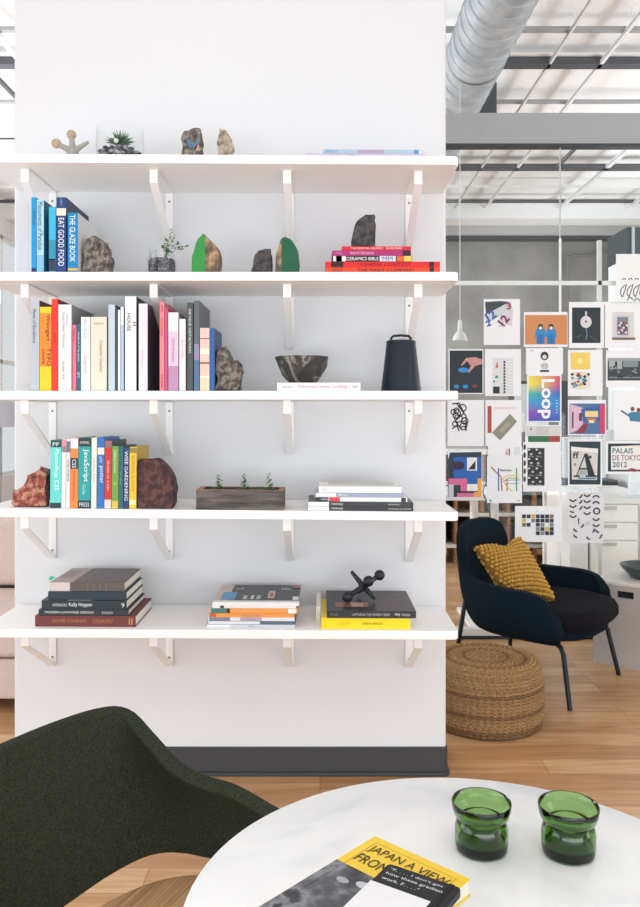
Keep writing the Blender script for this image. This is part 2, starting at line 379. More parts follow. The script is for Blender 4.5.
# ================================================================ BOOKS
def T2B(b, st, px, pz, w_, h_, y, m):                # text reading top to bottom on a face towards the viewer
    b.text(st, (px, y, pz), (0, 0, -1), (1, 0, 0), h_, w_, m)
def book_up(x0, x1, ytop, zb, depth, col, label, group, bands=(), texts=(), Yb=2.672, side=None, tilt=0, name='book', rough=.45):
    X0, X1 = X(x0, Yb)+.0004, X(x1, Yb)-.0004; h_ = Z(ytop, Yb)-zb; z0 = zb+.0003
    t = thing(name, label, 'book', ((X0+X1)/2, Yb, z0), group)
    c = MB(); mc = mat(col, rough); ms = mat(side, rough) if side else mc; bt = min(.0022, (X1-X0)*.2)
    c.box(X0, X1, Yb, Yb+.002, z0, z0+h_, mc); c.box(X0, X0+bt, Yb+.002, Yb+depth, z0, z0+h_, ms); c.box(X1-bt, X1, Yb+.002, Yb+depth, z0, z0+h_, ms)
    for (a, b_, k) in bands:
        za, zb_ = min(Z(a, Yb), z0+h_-.0005), max(Z(b_, Yb), z0+.0005)
        c.poly([(X0+.0003, Yb-.0004, zb_), (X1-.0003, Yb-.0004, zb_), (X1-.0003, Yb-.0004, za), (X0+.0003, Yb-.0004, za)], mat(k, rough))
    for q in texts:
        st, a, b_, k = q[:4]; f0, f1 = q[4] if len(q) > 4 else (.2, .8)
        W = X1-X0
        if len(q) > 5: c.text(st, (X0+W*f0, Yb-.0007, Z(b_, Yb)), (1, 0, 0), (0, 0, 1), W*(f1-f0), Z(a, Yb)-Z(b_, Yb), mat(k, .5))
        else: T2B(c, st, X0+W*f0, Z(a, Yb), W*(f1-f0), Z(a, Yb)-Z(b_, Yb), Yb-.0007, mat(k, .5))
    c.build('cover', t)
    MB().box(X0+bt, X1-bt, Yb+.002, Yb+depth-.004, z0+.003, z0+h_-.003, PAGES).build('page_block', t)
    return t
def book_flat(x0, x1, z0, tk, depth, col, label, group, bands=(), texts=(), top=(), Yb=2.66, side='right', soft=False, name='book', rough=.4, cat='book', toptext=(), yaw=0):
    X0, X1 = X(x0, Yb), X(x1, Yb); z0 += .0003; z1 = z0+tk-.0006
    t = thing(name, label, cat, ((X0+X1)/2, Yb+depth/2, z0), group)
    c = MB(); mc = mat(col, rough); bt = min(.0022, tk*.18)
    c.box(X0, X1, Yb, Yb+.002, z0, z1, mc); c.box(X0, X1, Yb+.002, Yb+depth, z0, z0+bt, mc); c.box(X0, X1, Yb+.002, Yb+depth, z1-bt, z1, mc)
    for (a, b_, k) in bands:
        c.poly([(X(a, Yb)+.0003, Yb-.0004, z0+.0004), (X(b_, Yb)-.0003, Yb-.0004, z0+.0004), (X(b_, Yb)-.0003, Yb-.0004, z1-.0004), (X(a, Yb)+.0003, Yb-.0004, z1-.0004)], mat(k, rough))
    for (st, a, b_, k, f) in texts:
        hh = (z1-z0)*f
        c.text(st, (X(a, Yb), Yb-.0007, (z0+z1)/2-hh/2), (1, 0, 0), (0, 0, 1), X(b_, Yb)-X(a, Yb), hh, mat(k, .5))
    for n_, (u0, u1, v0, v1, k) in enumerate(top):
        e = .0003+.0002*n_
        c.poly([(X0+(X1-X0)*u0, Yb+depth*v0, z1+e), (X0+(X1-X0)*u1, Yb+depth*v0, z1+e), (X0+(X1-X0)*u1, Yb+depth*v1, z1+e), (X0+(X1-X0)*u0, Yb+depth*v1, z1+e)], mat(k, rough))
    for (st, u0, u1, v0, v1, k) in toptext:
        c.text(st, (X0+(X1-X0)*u0, Yb+depth*v0, z1+.002), (1, 0, 0), (0, 1, 0), (X1-X0)*(u1-u0), depth*(v1-v0), mat(k, .5))
    c.build('cover', t)
    MB().box(X0+.003, X1-.003, Yb+.002, Yb+depth-.004, z0+bt, z1-bt, PAGES).build('page_block', t)
    t['_t'] = 0; del t['_t']
    return z1+.0003
z = SZ[1]; g = 'blue books on the second shelf'
book_up(31.3, 36.3, 197.4, z, .22, '#1793d1', 'thin bright blue book, first at the left of the second shelf', g, texts=[('ATLAS', 203, 232, '#0f6ea8')], bands=[(268, 273, '#10324e')])
book_up(36.6, 43.8, 199.8, z, .24, '#a8d4e8', 'pale blue book with handwritten spine, beside the bright blue one', g, side='#2c6f93', texts=[('Monuments of Paradise', 202, 250, '#35607e', (.15, .9))], bands=[(255, 272, '#7fb9d6')])
book_up(48.8, 55.8, 206.8, z, .2, '#35b4d8', 'short cyan book with dark drawing at the foot, in the row of blue books', g, bands=[(240, 260, '#2b8fae'), (259, 271, '#2f3a48')])
book_up(56.3, 66.2, 197.4, z, .262, '#1c3f7c', 'tall navy cookbook with pale square on its spine and white capital lettering', g, side='#16264a',
        bands=[(208.2, 215.6, '#e9d9cc')], texts=[('GREAT', 199, 206.5, '#8fa3c8'), ('EAT GOOD FOOD', 218, 266, '#f2f4f8', (.18, .82))])
book_up(67.6, 78, 212.8, z, .235, '#1482b8', 'blue book with white capital lettering, at the right end by the grey stone', g, side='#d8dadb',
        texts=[('THE GLAZE BOOK', 215, 262, '#e9f4fa', (.2, .75))], bands=[(268.2, 270.5, '#e2b64a')])
z = SZ[2]; g = 'row of upright books on the third shelf'
book_up(30.6, 39.4, 300.3, z, .25, '#b4bcc6', 'grey-blue book with dark lettering, first at the left of the third shelf', g, texts=[('Marks of Excellence', 309, 343, '#4f5864', (.25, .65))], side='#6a3a48')
book_up(39.7, 51.4, 307, z, .21, '#f8c91e', 'yellow book with a broad orange panel and black lettering', g, bands=[(313.2, 366.5, '#f3892b')],
        texts=[('Weingart :', 313, 346, '#2b1d10', (.48, .92)), ('TYPO', 348, 366, '#2b1d10', (.6, .95)), ('GRAFIE', 348, 365, '#2b1d10', (.18, .42))])
book_up(51.7, 58, 299, z, .235, '#e8351f', 'tall red book between the yellow one and a white one', g, side='#7d1d1d', texts=[('edition', 325, 352, '#a32010', (.3, .7))])
book_up(58.3, 71.5, 304.6, z, .262, '#e3e3e3', 'thick white book with three lines of grey lettering beside the red book', g, side='#9a9c9e',
        texts=[('Graphic Design, Referenced', 312, 348, '#8b8d90', (.3, .5)), ('Visual guide', 310, 330, '#8b8d90', (.6, .75)), ('Armin Vit', 360, 380, '#8b8d90', (.3, .5))])
book_up(72.3, 76.3, 325, z, .19, '#e9708c', 'small thin pink book leaning by the small teal book', g, texts=[('Patterns', 328, 342, '#b7304f')])
book_up(76.6, 80.6, 324.4, z, .19, '#186a80', 'small thin teal book between a pink and a white book', g, texts=[('Handbook of Typography', 332, 362, '#c8dde2'), ('arc', 372, 378, '#c8dde2')])
book_up(80.9, 90.4, 317, z, .2, '#dddfe2', 'white book with faint blue lettering next to the cream book', g, texts=[('Paul Rand', 320, 338, '#b5bcd0', (.3, .6)), ('Design Form', 356, 374, '#9aa0ab', (.3, .6))])
book_up(90.8, 106.8, 317, z, .2, '#dcd7c6', 'broad cream book with brown serif lettering down the spine', g, texts=[('Computer Graphics', 340, 372, '#8a826d', (.5, .75)), ('RESEARCH', 321, 326, '#a39c88', (.2, .8), 1)])
book_up(108.3, 115, 304.6, z, .24, '#bccbd5', 'tall pale blue book right of the cream one', g, side='#62717f')
book_up(115.3, 117.5, 307, z, .235, '#3c4658', 'very thin dark slate booklet beside the tall pale blue book', g)
book_up(117.9, 120.3, 310, z, .23, '#eef0f2', 'very thin white booklet next to the dark slate one', g)
book_up(120.6, 123.8, 307, z, .23, '#a9bfdc', 'thin sky blue booklet left of the white book with black capital lettering', g, bands=[(307, 325, '#eceef0')])
book_up(124.9, 136.4, 296.4, z, .245, '#e4e4e6', 'tallest white book with a heavy black capital letter at its spine edge', g, side='#26282a',
        texts=[('HOUSE', 313.5, 331.5, '#2a2a2c', (.2, .5)), ('H', 316, 332, '#1c1c1e', (.68, 1.0))])
book_up(138.6, 147.6, 303.7, z, .245, '#dfd9e2', 'pale lilac white book with a dark cover side, in the middle of the row', g, side='#3c424c', texts=[('Interiors', 345, 372, '#c6b7cf', (.3, .6))])
book_up(159.6, 164.3, 302, z, .24, '#e9848e', 'tall thin salmon pink book, first of the pink books', g, texts=[('NOTES', 305, 312, '#7b2440'), ('OF A COLOUR', 318, 336, '#a3304a'), ('MOMA', 375, 388, '#a3203c')])
book_up(164.5, 167.7, 308, z, .22, '#c94b74', 'thin deep pink book between salmon and purple-and-white books', g)
book_up(168.2, 178.4, 312.5, z, .235, '#dcc2d6', 'book with white head and mottled purple spine among the pink books', g, bands=[(312.5, 331.5, '#eceae9'), (366, 391, '#b98aad')], texts=[('STATE OF DESIGN', 338, 362, '#8a6488', (.35, .6))])
book_up(179.2, 185.7, 319, z, .22, '#e7dfe2', 'pale pinkish white book with small red lettering', g, texts=[('Women of Design', 326, 372, '#c25a74', (.35, .65))])
book_up(187, 193, 302.7, z, .25, '#48504f', 'tall dark grey-green book with white lettering down the spine', g, texts=[('DIE NEUE GESTALTUNG', 308, 354, '#e4e6e2', (.3, .7))], side='#3a4040')
book_up(193.8, 199.2, 300.7, z, .26, '#59626a', 'tall slate grey book with a blue and lilac foot', g, side='#5a5f63', bands=[(344, 360, '#8d86a8'), (360, 391, '#4e6e92')])
book_up(199.8, 209.6, 328, z, .2, '#e3c1b8', 'low book with a patchwork of pink and cream squares on its spine', g, bands=[(338, 339, '#8c5a54'), (348.5, 354, '#e9e1cf'), (362, 364, '#9a6a62'), (376, 378, '#f3e8d8'), (378, 391, '#e9cdb0')])
book_up(209.9, 214.6, 328, z, .2, '#2b5ba0', 'low blue book at the right end of the row, against the grey stone', g, side='#24406c')
z = SZ[3]; g = 'row of upright books on the fourth shelf'
book_up(50, 61, 440, z, .19, '#62cfc9', 'pale turquoise book, first at the left between the red stone and the others', g, bands=[(440, 447, '#22343a'), (502.5, 508, '#22343a')], texts=[('Photoshop CS5', 449, 490, '#f0fbfa', (.3, .8)), ('PP', 442, 446, '#cfe9e7', (.2, .8), 1)], Yb=2.66, side='#3a9e9c')
book_up(61.2, 65.6, 438.7, z, .19, '#e7dfe0', 'thin white book with a pink head beside the pale turquoise book', g, bands=[(439, 446, '#d98a9a'), (446, 452, '#8a7c80')], Yb=2.66)
book_up(65.8, 69.8, 438.7, z, .19, '#dcdcde', 'thin white book with dark smudged lettering, left of the orange one', g, bands=[(441, 452, '#6d7077')], texts=[('WEB FORMS', 455, 485, '#70747c')], Yb=2.66)
book_up(70, 77.8, 437.9, z, .19, '#f0843a', 'orange book with a white head and a small black square', g, bands=[(438, 448, '#ecebe8'), (457.5, 468.5, '#1d2f3c')], texts=[('CSS', 459, 467.5, '#eef3f5', (.25, .75)), ('THE MISSING MANUAL', 470, 500, '#a7521b', (.3, .65))], Yb=2.66)
book_up(78, 90.5, 437.3, z, .19, '#159a9b', 'wide teal book with a black head and large white lettering', g, bands=[(437.3, 446, '#1e2b2d'), (500, 508, '#1e2b2d')],
        texts=[('JavaScript', 448, 482, '#eefafa', (.35, .85)), ('ANIMAL', 439, 445, '#d8d8d4', (.1, .9), 1), ('Guide', 484, 494, '#bfe5e5', (.35, .6)), ('PRESS', 502, 506, '#dfe9e9', (.1, .9), 1)], Yb=2.66)
book_up(91, 96.4, 437.3, z, .19, '#e4e0cd', 'cream book between the wide teal one and the blue one', g, texts=[('THE VISUAL DISPLAY', 450, 490, '#9aa08a', (.35, .65))], Yb=2.66)
book_up(96.8, 104, 437, z, .2, '#1f6cb4', 'blue book with a small portrait at the head and white lettering', g, bands=[(447, 454, '#ded7d0')], texts=[('potter', 463, 485, '#e6eef6', (.25, .85)), ('guide', 456, 462, '#cfdcea')], Yb=2.66)
book_up(104.2, 111.4, 440, z, .2, '#c02a2c', 'red book with a pale foot, right of the blue book', g, texts=[('TRADES OF A DAY', 458, 492, '#f2cfcb', (.35, .65))], bands=[(440, 447, '#96605a'), (499, 508, '#d8cfc8')], Yb=2.66, side='#364b52')
book_up(111.6, 118.3, 445.5, z, .19, '#6e9a3b', 'leaf green book beside the red book', g, bands=[(500, 508, '#d2b24c')], texts=[('Cabinet Home', 449, 472, '#e6eec4', (.3, .7)), ('|||', 474, 492, '#d7e070', (.3, .7))], Yb=2.66, side='#3a3f31')
book_up(118.5, 123, 445.5, z, .19, '#1e5e63', 'thin dark teal book between the green and the navy book', g, texts=[('Woodland', 462, 492, '#6fa3a3', (.3, .7))], Yb=2.66)
book_up(123.2, 128.6, 447, z, .19, '#1f3668', 'navy book with white speckled lettering near the right end', g, texts=[('WISE GARDENING', 448, 502, '#e4e8f2', (.2, .85))], Yb=2.66)
book_up(129, 136.2, 446.3, z, .19, '#e6bc2d', 'mustard yellow book at the right end, against the dark red stone', g, texts=[('BORDER PLANTS', 455, 490, '#a5861a', (.3, .7))], bands=[(447, 452, '#8a7a3c'), (499, 504, '#f1e0a0')], Yb=2.66, side='#c9a636')
# ---- lying books
z = SZ[0]; g = 'flat books on the top shelf'
z = book_flat(305, 425, z, .0245, .24, '#cbb5da', 'lilac book with black lower edge lying on the top shelf, lower of two', g, texts=[('MICHELANGELO', 325, 360, '#5b4a70', .7)], bands=[], Yb=2.7)
z = book_flat(323, 419, z, .0145, .22, '#a9bcc8', 'grey-blue thin book with pink lettering lying on the lilac book', g, texts=[('KONSTRUKTOR', 358, 384, '#c7508a', .7), ('PRINT', 326, 338, '#4b9ac8', .7)], bands=[(414, 418.5, '#3d8fc2')], Yb=2.7)
z = SZ[1]; g = 'red and pink books lying on the second shelf'
z = book_flat(325.3, 440, z, .0185, .24, '#e4441f', 'wide orange-red book at the bottom of the red stack', g, texts=[('THE MAKE COMPANY', 357, 415, '#3a1410', .6)], bands=[(332, 343, '#b8401f'), (429.5, 434, '#2c1614')])
z = book_flat(325.3, 440, z, .0185, .24, '#d42021', 'wide crimson book with black bars, second from the bottom of the red stack', g, texts=[('CINEMA CONTEXT', 357, 415, '#7c0f10', .6)], bands=[(331, 343.5, '#32100f'), (429, 434, '#32100f')])
z = book_flat(332.8, 412, z, .0188, .2, '#1e1c22', 'black and white patterned book with a yellow end, in the red stack', g, bands=[(333, 346, '#ddd3dc'), (336, 342, '#5a3f6e'), (379.5, 396, '#cfcbd6'), (397, 404, '#d9602c'), (404, 411.6, '#efc35a')], texts=[('CERAMICS BIBLE', 346.5, 378.5, '#f4f2f2', .6), ('MM', 381, 394, '#5e6b8c', .7)])
z = book_flat(332, 411, z, .0178, .2, '#a52a70', 'magenta book with a dark block at its end, in the red stack', g, bands=[(402.5, 410.8, '#2a1d22')], texts=[('THE POTTERS BOOK', 350, 374, '#e9c6da', .5), ('HALL', 336, 343, '#d993b8', .5)])
z = book_flat(342, 411, z, .0135, .2, '#cc1f32', 'narrow red book on top of the red stack under the black stone', g, texts=[('THE ESSENTIAL CERAMICS', 351, 383, '#f3d5d5', .5), ('DAVID MARK', 386, 402, '#f3d5d5', .5)])
ZRED = z
z = SZ[2]
ZBOWL = book_flat(277, 360.5, z, .0275, .2, '#eae9ea', 'white paperback with pink lettering lying under the marbled bowl', None, texts=[('Vietnamese Home Cooking', 297, 347, '#d8487c', .5), ('Charles Phan', 281, 292, '#5a5a5e', .25), ('<o>', 352, 358, '#3a3a3e', .5)], Yb=2.66)
z = SZ[3]; g = 'flat books at the right of the fourth shelf'
z = book_flat(308, 413.3, z, .0145, .22, '#26282c', 'black book with a white end, lowest of the flat stack on the fourth shelf', g, bands=[(308, 329, '#e8eceb')], texts=[('TOMMASO', 331, 343, '#dddddd', .5), ('STUDIES IN FORM', 388, 411, '#bdbdbd', .4)], Yb=2.655)
z = book_flat(308, 413.3, z, .0145, .22, '#2b2d31', 'black book with a white end, second from the bottom of the flat stack', g, bands=[(308, 329, '#e4e8e7')], texts=[('TOMMASO', 331, 343, '#dddddd', .5), ('DRAWING', 388, 400, '#bdbdbd', .4)], Yb=2.655)
z = book_flat(314.6, 407.4, z, .0145, .2, '#eceded', 'white book with a black and red end, in the middle of the flat stack', g, bands=[(314.6, 328.5, '#1d2630'), (329, 340, '#d8393a'), (401, 406, '#23272e')], texts=[('NYMAG', 321, 328, '#e9e9e9', .4)], Yb=2.665)
z = book_flat(316, 404, z, .014, .2, '#98a0b8', 'slate-blue paperback under the topmost white one', g, bands=[(316, 336, '#e3e5ea')], texts=[('Alvar', 338, 348, '#e9ebf2', .6)], Yb=2.665)
z = book_flat(318.6, 401.6, z, .02, .2, '#eeefee', 'white paperback on top of the flat stack on the fourth shelf', g, texts=[('Elements', 322, 328, '#a2a3a2', .3)], top=[(.12, .95, .35, .95, '#c9cac2')], Yb=2.67)
z = SZ[4]; g = 'large books in the left stack of the lowest shelf'
z = book_flat(35, 135.6, z, .036, .262, '#6d2f2c', 'maroon book with gold lettering, at the bottom of the left stack', g, texts=[('JASPER CONRAN', 52, 86, '#c07a4e', .4), ('COUNTRY', 93, 113, '#c07a4e', .4), ('II', 129, 132.5, '#e0a060', .6)], Yb=2.672)
z = book_flat(38.5, 128.5, z, .0195, .25, '#1d2a31', 'thin black book with spaced white capitals, second in the left stack', g, texts=[('MODERN JAPANESE DESIGN', 40.5, 98, '#e7e7e3', .5), ('STUDIO', 102, 113, '#cdd3d3', .4)], Yb=2.675)
z = book_flat(41.6, 126.5, z, .0305, .25, '#15252f', 'dark blue-black book with handwritten white lettering, in the middle of the left stack', g, texts=[('INTERIORS', 53, 67, '#d9dde0', .3), ('Kelly Hoppen', 69, 92, '#eceef0', .55), ('9', 121.5, 124.5, '#e9ebec', .5)], Yb=2.675, top=[(.3, .58, 0, .1, '#e4e0cc')])
z = book_flat(48, 126.5, z, .0275, .24, '#142c38', 'plain dark teal book directly beneath the top book', g, Yb=2.68)
z = book_flat(50, 124.5, z, .0305, .24, '#5a504c', 'brown-grey photo book with a pale end, on top of the left stack', g, bands=[(50, 70, '#cfc3bf')], texts=[('I I I I', 76, 118, '#77695c', .7)], Yb=2.685,
              top=[(0, .3, 0, 1, '#a79a98'), (.04, .2, .3, .8, '#8c7d7c'), (.32, 1, 0, 1, '#544b47'), (.4, .42, .1, .9, '#6a605a'), (.6, .62, .1, .9, '#6a605a'), (.8, .82, .1, .9, '#6a605a')])
tg = MB().poly([(X(50, 2.7), 2.72, z), (X(47, 2.7), 2.71, z+.001), (X(48, 2.7), 2.73, z+.012), (X(51, 2.7), 2.74, z+.004)], mat('#2fd39a', .5)); 
tg.build('sticky_tab', bpy.data.objects['cover' if False else [o.name for o in COL.objects if o.name.startswith('cover')][-1]])
z = SZ[4]; g = 'magazines in the middle stack of the lowest shelf'
for j, (a, b_, tk, col, bands, txt, lab) in enumerate([
    (207, 295, .011, '#c6ccd4', [(207, 230, '#e6e8ea')], 'ISSUE', 'pale grey-blue magazine at the very bottom of the magazine stack'),
    (207.5, 295.5, .011, '#5c6a7a', [(208, 260, '#d9dcdf')], '', 'slate-edged magazine second from the bottom of the magazine stack'),
    (208, 294.5, .0125, '#dfe0e6', [(209, 230, '#7f8094'), (240, 262, '#b7a3b4')], 'review of', 'whitish magazine with smudged lilac print, third from the bottom of the magazine stack'),
    (209.5, 294, .013, '#e9974c', [(209.5, 216, '#bd5d35')], 'ARCHITECTURE', 'orange-spined magazine beneath the other orange one'),
    (210.5, 297.5, .0165, '#eb9a50', [(211, 226.5, '#3f7b78'), (226.5, 230, '#2a2a2c'), (288, 296, '#efece8')], '', 'orange-spined magazine with a teal end, in the upper half of the stack'),
    (212, 296, .0095, '#ecebea', [(220, 224, '#37393b')], '', 'plain white magazine directly under the topmost magazine')]):
    z = book_flat(a, b_, z, tk, .245, col, lab, g, bands=bands, texts=[(txt, 240, 262, '#8a8a90', .4)] if txt else [], Yb=2.668+.001*(j % 3), name='magazine', cat='magazine')
z = book_flat(212.5, 299, z, .0115, .27, '#e6e6e6', 'magazine with a dark photographic cover, on top of the magazine stack', g, Yb=2.665, name='magazine', cat='magazine',
    top=[(.16, 1, .1, 1, '#34393d'), (0, .16, .1, 1, '#c8b6ac'), (.07, .24, .12, .55, '#4b8fc0'), (.33, .38, .15, .36, '#b9bcbc'), (.42, .46, .15, .36, '#c9cccc'), (.49, .54, .15, .36, '#b0b3b3'), (.62, .7, .2, .62, '#cfae9c'), (.64, .68, .3, .5, '#8c4a44'), (.92, .99, .1, .3, '#e2e2e0'), (.9, 1, .8, .95, '#a3624a')],
    toptext=[('still', .2, .3, .62, .85, '#e8e8e8'), ('life', .77, .88, .6, .85, '#e8e8e8')])
z = SZ[4]
z = book_flat(321, 410.4, z, .037, .27, '#f4d818', 'thick bright yellow book on the lowest shelf under the black book', None, texts=[('LINDA BRIGGS', 362, 383, '#6b5f12', .2), ('ALBUM', 338, 350, '#e9c414', .4)], Yb=2.66, bands=[(321, 326, '#f0d01a')])
ZJ = book_flat(327, 416, z, .0235, .305, '#272629', 'large black book with a brown photographic cover, carrying the black jack', None, texts=[('CAPTURING THE MOMENT SERIES', 352, 390, '#b6b6ba', .35), ('MUJI', 395, 400, '#f0f0f0', .4), ('DESIGN', 402, 410, '#c9c9c9', .35), ('ATLAS', 330, 338, '#8a8a90', .3)], Yb=2.655,
    top=[(.55, 1, 0, 1, '#4b3f41'), (.1, .48, .18, .4, '#8b5c55'), (.28, .42, .2, .38, '#c09a8c')], toptext=[('photograph', .55, .9, .4, .46, '#6c5c5c'), ('mind', .82, .9, .7, .85, '#9a8c8a')])
# small white booklet left of the yellow book
wb = thing('booklet', 'white spiral-edged booklet standing behind the left end of the yellow book', 'booklet', (X(318, 2.8), 2.8, SZ[4]))
MB().box(X(316, 2.75), X(320.6, 2.75), 2.72, 2.95, SZ[4]+.0003, SZ[4]+.056, PAGES).build('page_block', wb, bevel=.001)
sp = MB()
for k in range(9):
    zc = SZ[4]+.008+k*.0055; sp.tube([(X(318.4, 2.75)+.006*math.cos(a), 2.718+.004*math.sin(a), zc) for a in [q*math.pi/5 for q in range(10)]], .0008, mat('#dadada', .4), n=5)
sp.build('spiral', wb, smooth=True)
# ================================================================ STONES, PLANTS AND SMALL THINGS
def rockmat(name, a, b, c, scale=14, rough=.75, dist=.5):
    return ramp_mat(name, [(.30, a), (.48, b), (.60, c), (.72, a)], scale=scale*1.6, rough=rough, dist=dist*.4, bump=.9, bd=.006, detail=9)
R_GREY = rockmat('grey_agate', '#2b2826', '#5c544e', '#93887c', 30)
R_DARK = rockmat('dark_stone', '#1e1e20', '#34353a', '#564c48', 22)
R_RED = rockmat('red_stone', '#54231e', '#93463a', '#c08f76', 30)
R_MAR = rockmat('maroon_stone', '#241b1d', '#43272a', '#66423c', 24)
R_BRN = rockmat('brown_stone', '#5d5148', '#958778', '#b8a894', 24)
R_TAN = rockmat('tan_stone', '#3a3433', '#6d5c4c', '#b89870', 12)
def rock(name, outline, Yf, depth, zb, m, label, cat='stone', group=None, amp=.006, seed=1, extra=None, facet=False, smooth=True, split=None, m2=None, back=.75):
    """stone whose front outline is given in photo pixels, thick in depth and broken on its faces"""
    pts = [(X(a, Yf), max(Z(b, Yf), zb)) for a, b in outline]
    cx = sum(p[0] for p in pts)/len(pts); cz = zb+(max(p[1] for p in pts)-zb)*.45
    # resample outline
    N = 44; tot = []; n = len(pts)
    per = [math.dist(pts[i], pts[(i+1) % n]) for i in range(n)]; T = sum(per)
    for k in range(N):
        d = T*k/N; i = 0
        while d > per[i]: d -= per[i]; i += 1
        f = d/per[i]; a, b = pts[i], pts[(i+1) % n]; tot.append((a[0]+(b[0]-a[0])*f, a[1]+(b[1]-a[1])*f))
    b_ = MB(); vs = []; layers = [(0, .2, 0), (0, .4, 0), (0, .6, 0), (0, .75, 0), (0, .86, 0), (0.0, .94, .0), (.08, 1, 0), (.3, 1, 0), (.55, .98, 0), (.8, .93, 0), (1, back, 0), (1, .4, 0)]
    sd = Vector((seed*3.1, seed*1.7, seed*.9))
    for (dy, s_, _) in layers:
        for (x, z_) in tot:
            p = Vector((cx+(x-cx)*s_, Yf+depth*dy, cz+(z_-cz)*s_))
            edge = 1 if 0 < dy else .45
            nv = noise.noise_vector(p*30+sd)*amp*1.3*edge+noise.noise_vector(p*95+sd)*amp*.55*edge+noise.noise_vector(p*240+sd)*amp*.25*edge
            p = p+nv; p.z = max(p.z, zb)
            if split and dy == 0 and abs(p.x-X(split[0], Yf)) < .006: p.x = X(split[0], Yf)
            if s_ > .9 and abs(z_-zb) < 1e-5: p.z = zb
            vs.append(p)
    c0 = len(vs); vs.append(Vector((cx, Yf, cz))); vs.append(Vector((cx, Yf+depth, cz)))
    fs = [(q*N+k, q*N+(k+1) % N, (q+1)*N+(k+1) % N, (q+1)*N+k) for q in range(len(layers)-1) for k in range(N)]
    fs += [(c0, (k+1) % N, k) for k in range(N)]+[(c0+1, (len(layers)-1)*N+k, (len(layers)-1)*N+(k+1) % N) for k in range(N)]
    for f in fs:
        mx = sum(vs[i].x for i in f)/len(f); my = sum(vs[i].y for i in f)/len(f)
        mm = m
        if split is not None and m2 is not None:
            sx, sgn = split
            if (mx-X(sx, Yf))*sgn > 0 and my < Yf+depth*.05: mm = m2
        b_.add([vs[i] for i in f], [tuple(range(len(f)))], mm)
    o = b_.build(name, smooth=False, loc=(cx, Yf, zb))
    bm = bmesh.new(); bm.from_mesh(o.data); bmesh.ops.remove_doubles(bm, verts=bm.verts, dist=1e-5); bmesh.ops.recalc_face_normals(bm, faces=bm.faces); bm.to_mesh(o.data); bm.free()
    if smooth: o.data.polygons.foreach_set('use_smooth', [True]*len(o.data.polygons)); o.data.set_sharp_from_angle(angle=math.radians(32))
    return tag(o, label, cat, group)
z = SZ[0]
rock('agate_stone', [(181, 166), (182, 150), (181, 136), (184, 129), (192, 127), (200, 126.5), (202, 140), (203, 166)], 2.75, .05, z, R_GREY, 'grey agate stone with a blue streak, left of two stones on the top shelf', amp=.005, seed=2)
bl = MB(); Yq = 2.7475
bl.poly([P(186, 136, Yq), P(190, 139, Yq), P(193, 145, Yq), P(190, 148, Yq), P(187, 143, Yq)], mat('#4c6c94', .5)).poly([P(193, 146, Yq), P(197, 137, Yq), P(199, 140, Yq), P(195, 150, Yq)], mat('#57789c', .5)).poly([P(193, 149, Yq), P(198, 142, Yq), P(200, 150, Yq)], mat('#b98a78', .5))
sk = [o for o in COL.objects if o.name == 'agate_stone'][0]
bl.build('blue_streak', sk)
rock('brown_stone', [(217.5, 166), (218, 145), (219, 128), (226, 127.5), (229.5, 135), (234, 145), (232, 152), (232, 166)], 2.75, .045, z, R_BRN, 'brown rough stone, right of two stones on the top shelf', seed=5, amp=.006)
z = SZ[1]
rock('stone_bookend', [(83, 274), (82.8, 260), (83.5, 246), (86, 239), (93, 234.5), (99, 239), (106, 244), (109, 256), (110.5, 274)], 2.70, .09, z, R_GREY, 'rough grey-brown stone bookend beside the blue books', 'bookend', 'stone bookends', amp=.009, seed=3)
GRN = mat('#2f8c3e', .35, bump=.1); DGR = mat('#12573a', .35)
rock('sliced_stone', [(191, 274), (192, 255), (196, 240), (203, 233.5), (212, 240), (219, 249), (220.5, 262), (218, 274)], 2.68, .1, z, R_TAN, 'split stone bookend with a bright green left face, beside the potted jar', 'bookend', 'green-faced stone bookends', amp=.004, seed=4, split=(205, -1), m2=GRN)
rock('black_stone', [(251.5, 274), (254, 258), (259, 250), (271, 249), (272.5, 274)], 2.69, .05, z, R_DARK, 'small black stone left of the dark green-faced bookend', group=None, amp=.004, seed=6)
rock('sliced_stone', [(275, 274), (276, 252), (280, 239), (284, 235.5), (291, 238), (297, 247), (299.5, 260), (298.5, 274)], 2.68, .1, z, R_TAN, 'split stone bookend with a broad dark green right face, in the middle of the shelf', 'bookend', 'green-faced stone bookends', amp=.003, seed=7, split=(281.5, 1), m2=DGR)
rock('black_stone', [(351.5, 247), (353, 232), (357, 220), (366, 213.5), (375, 213), (375.5, 247)], 2.69, .06, ZRED, R_DARK, 'tall black curved stone standing on the red stack of books', amp=.004, seed=8)
z = SZ[2]
rock('stone_bookend', [(216, 391), (215.5, 365), (217, 350), (225, 346.5), (229, 352), (230, 359), (239, 363), (242, 372), (238, 391)], 2.70, .09, z, R_GREY, 'jagged grey stone bookend right of the books on the third shelf', 'bookend', 'stone bookends', amp=.01, seed=9)
z = SZ[3]
rock('stone_bookend', [(10.5, 507), (12, 492), (24, 487), (27, 476), (37, 469), (46, 470), (46, 507)], 2.68, .09, z, R_RED, 'rusty red and cream stone bookend left of the turquoise book', 'bookend', 'stone bookends', amp=.009, seed=10)
rock('stone_bookend', [(136.8, 508.5), (137, 458), (158, 458), (165, 465), (171.5, 477), (174, 493), (172.5, 508.5)], 2.665, .1, z, R_MAR, 'dark maroon stone bookend with a flat cut face right of the yellow book', 'bookend', 'stone bookends', amp=.004, seed=11, back=.9)
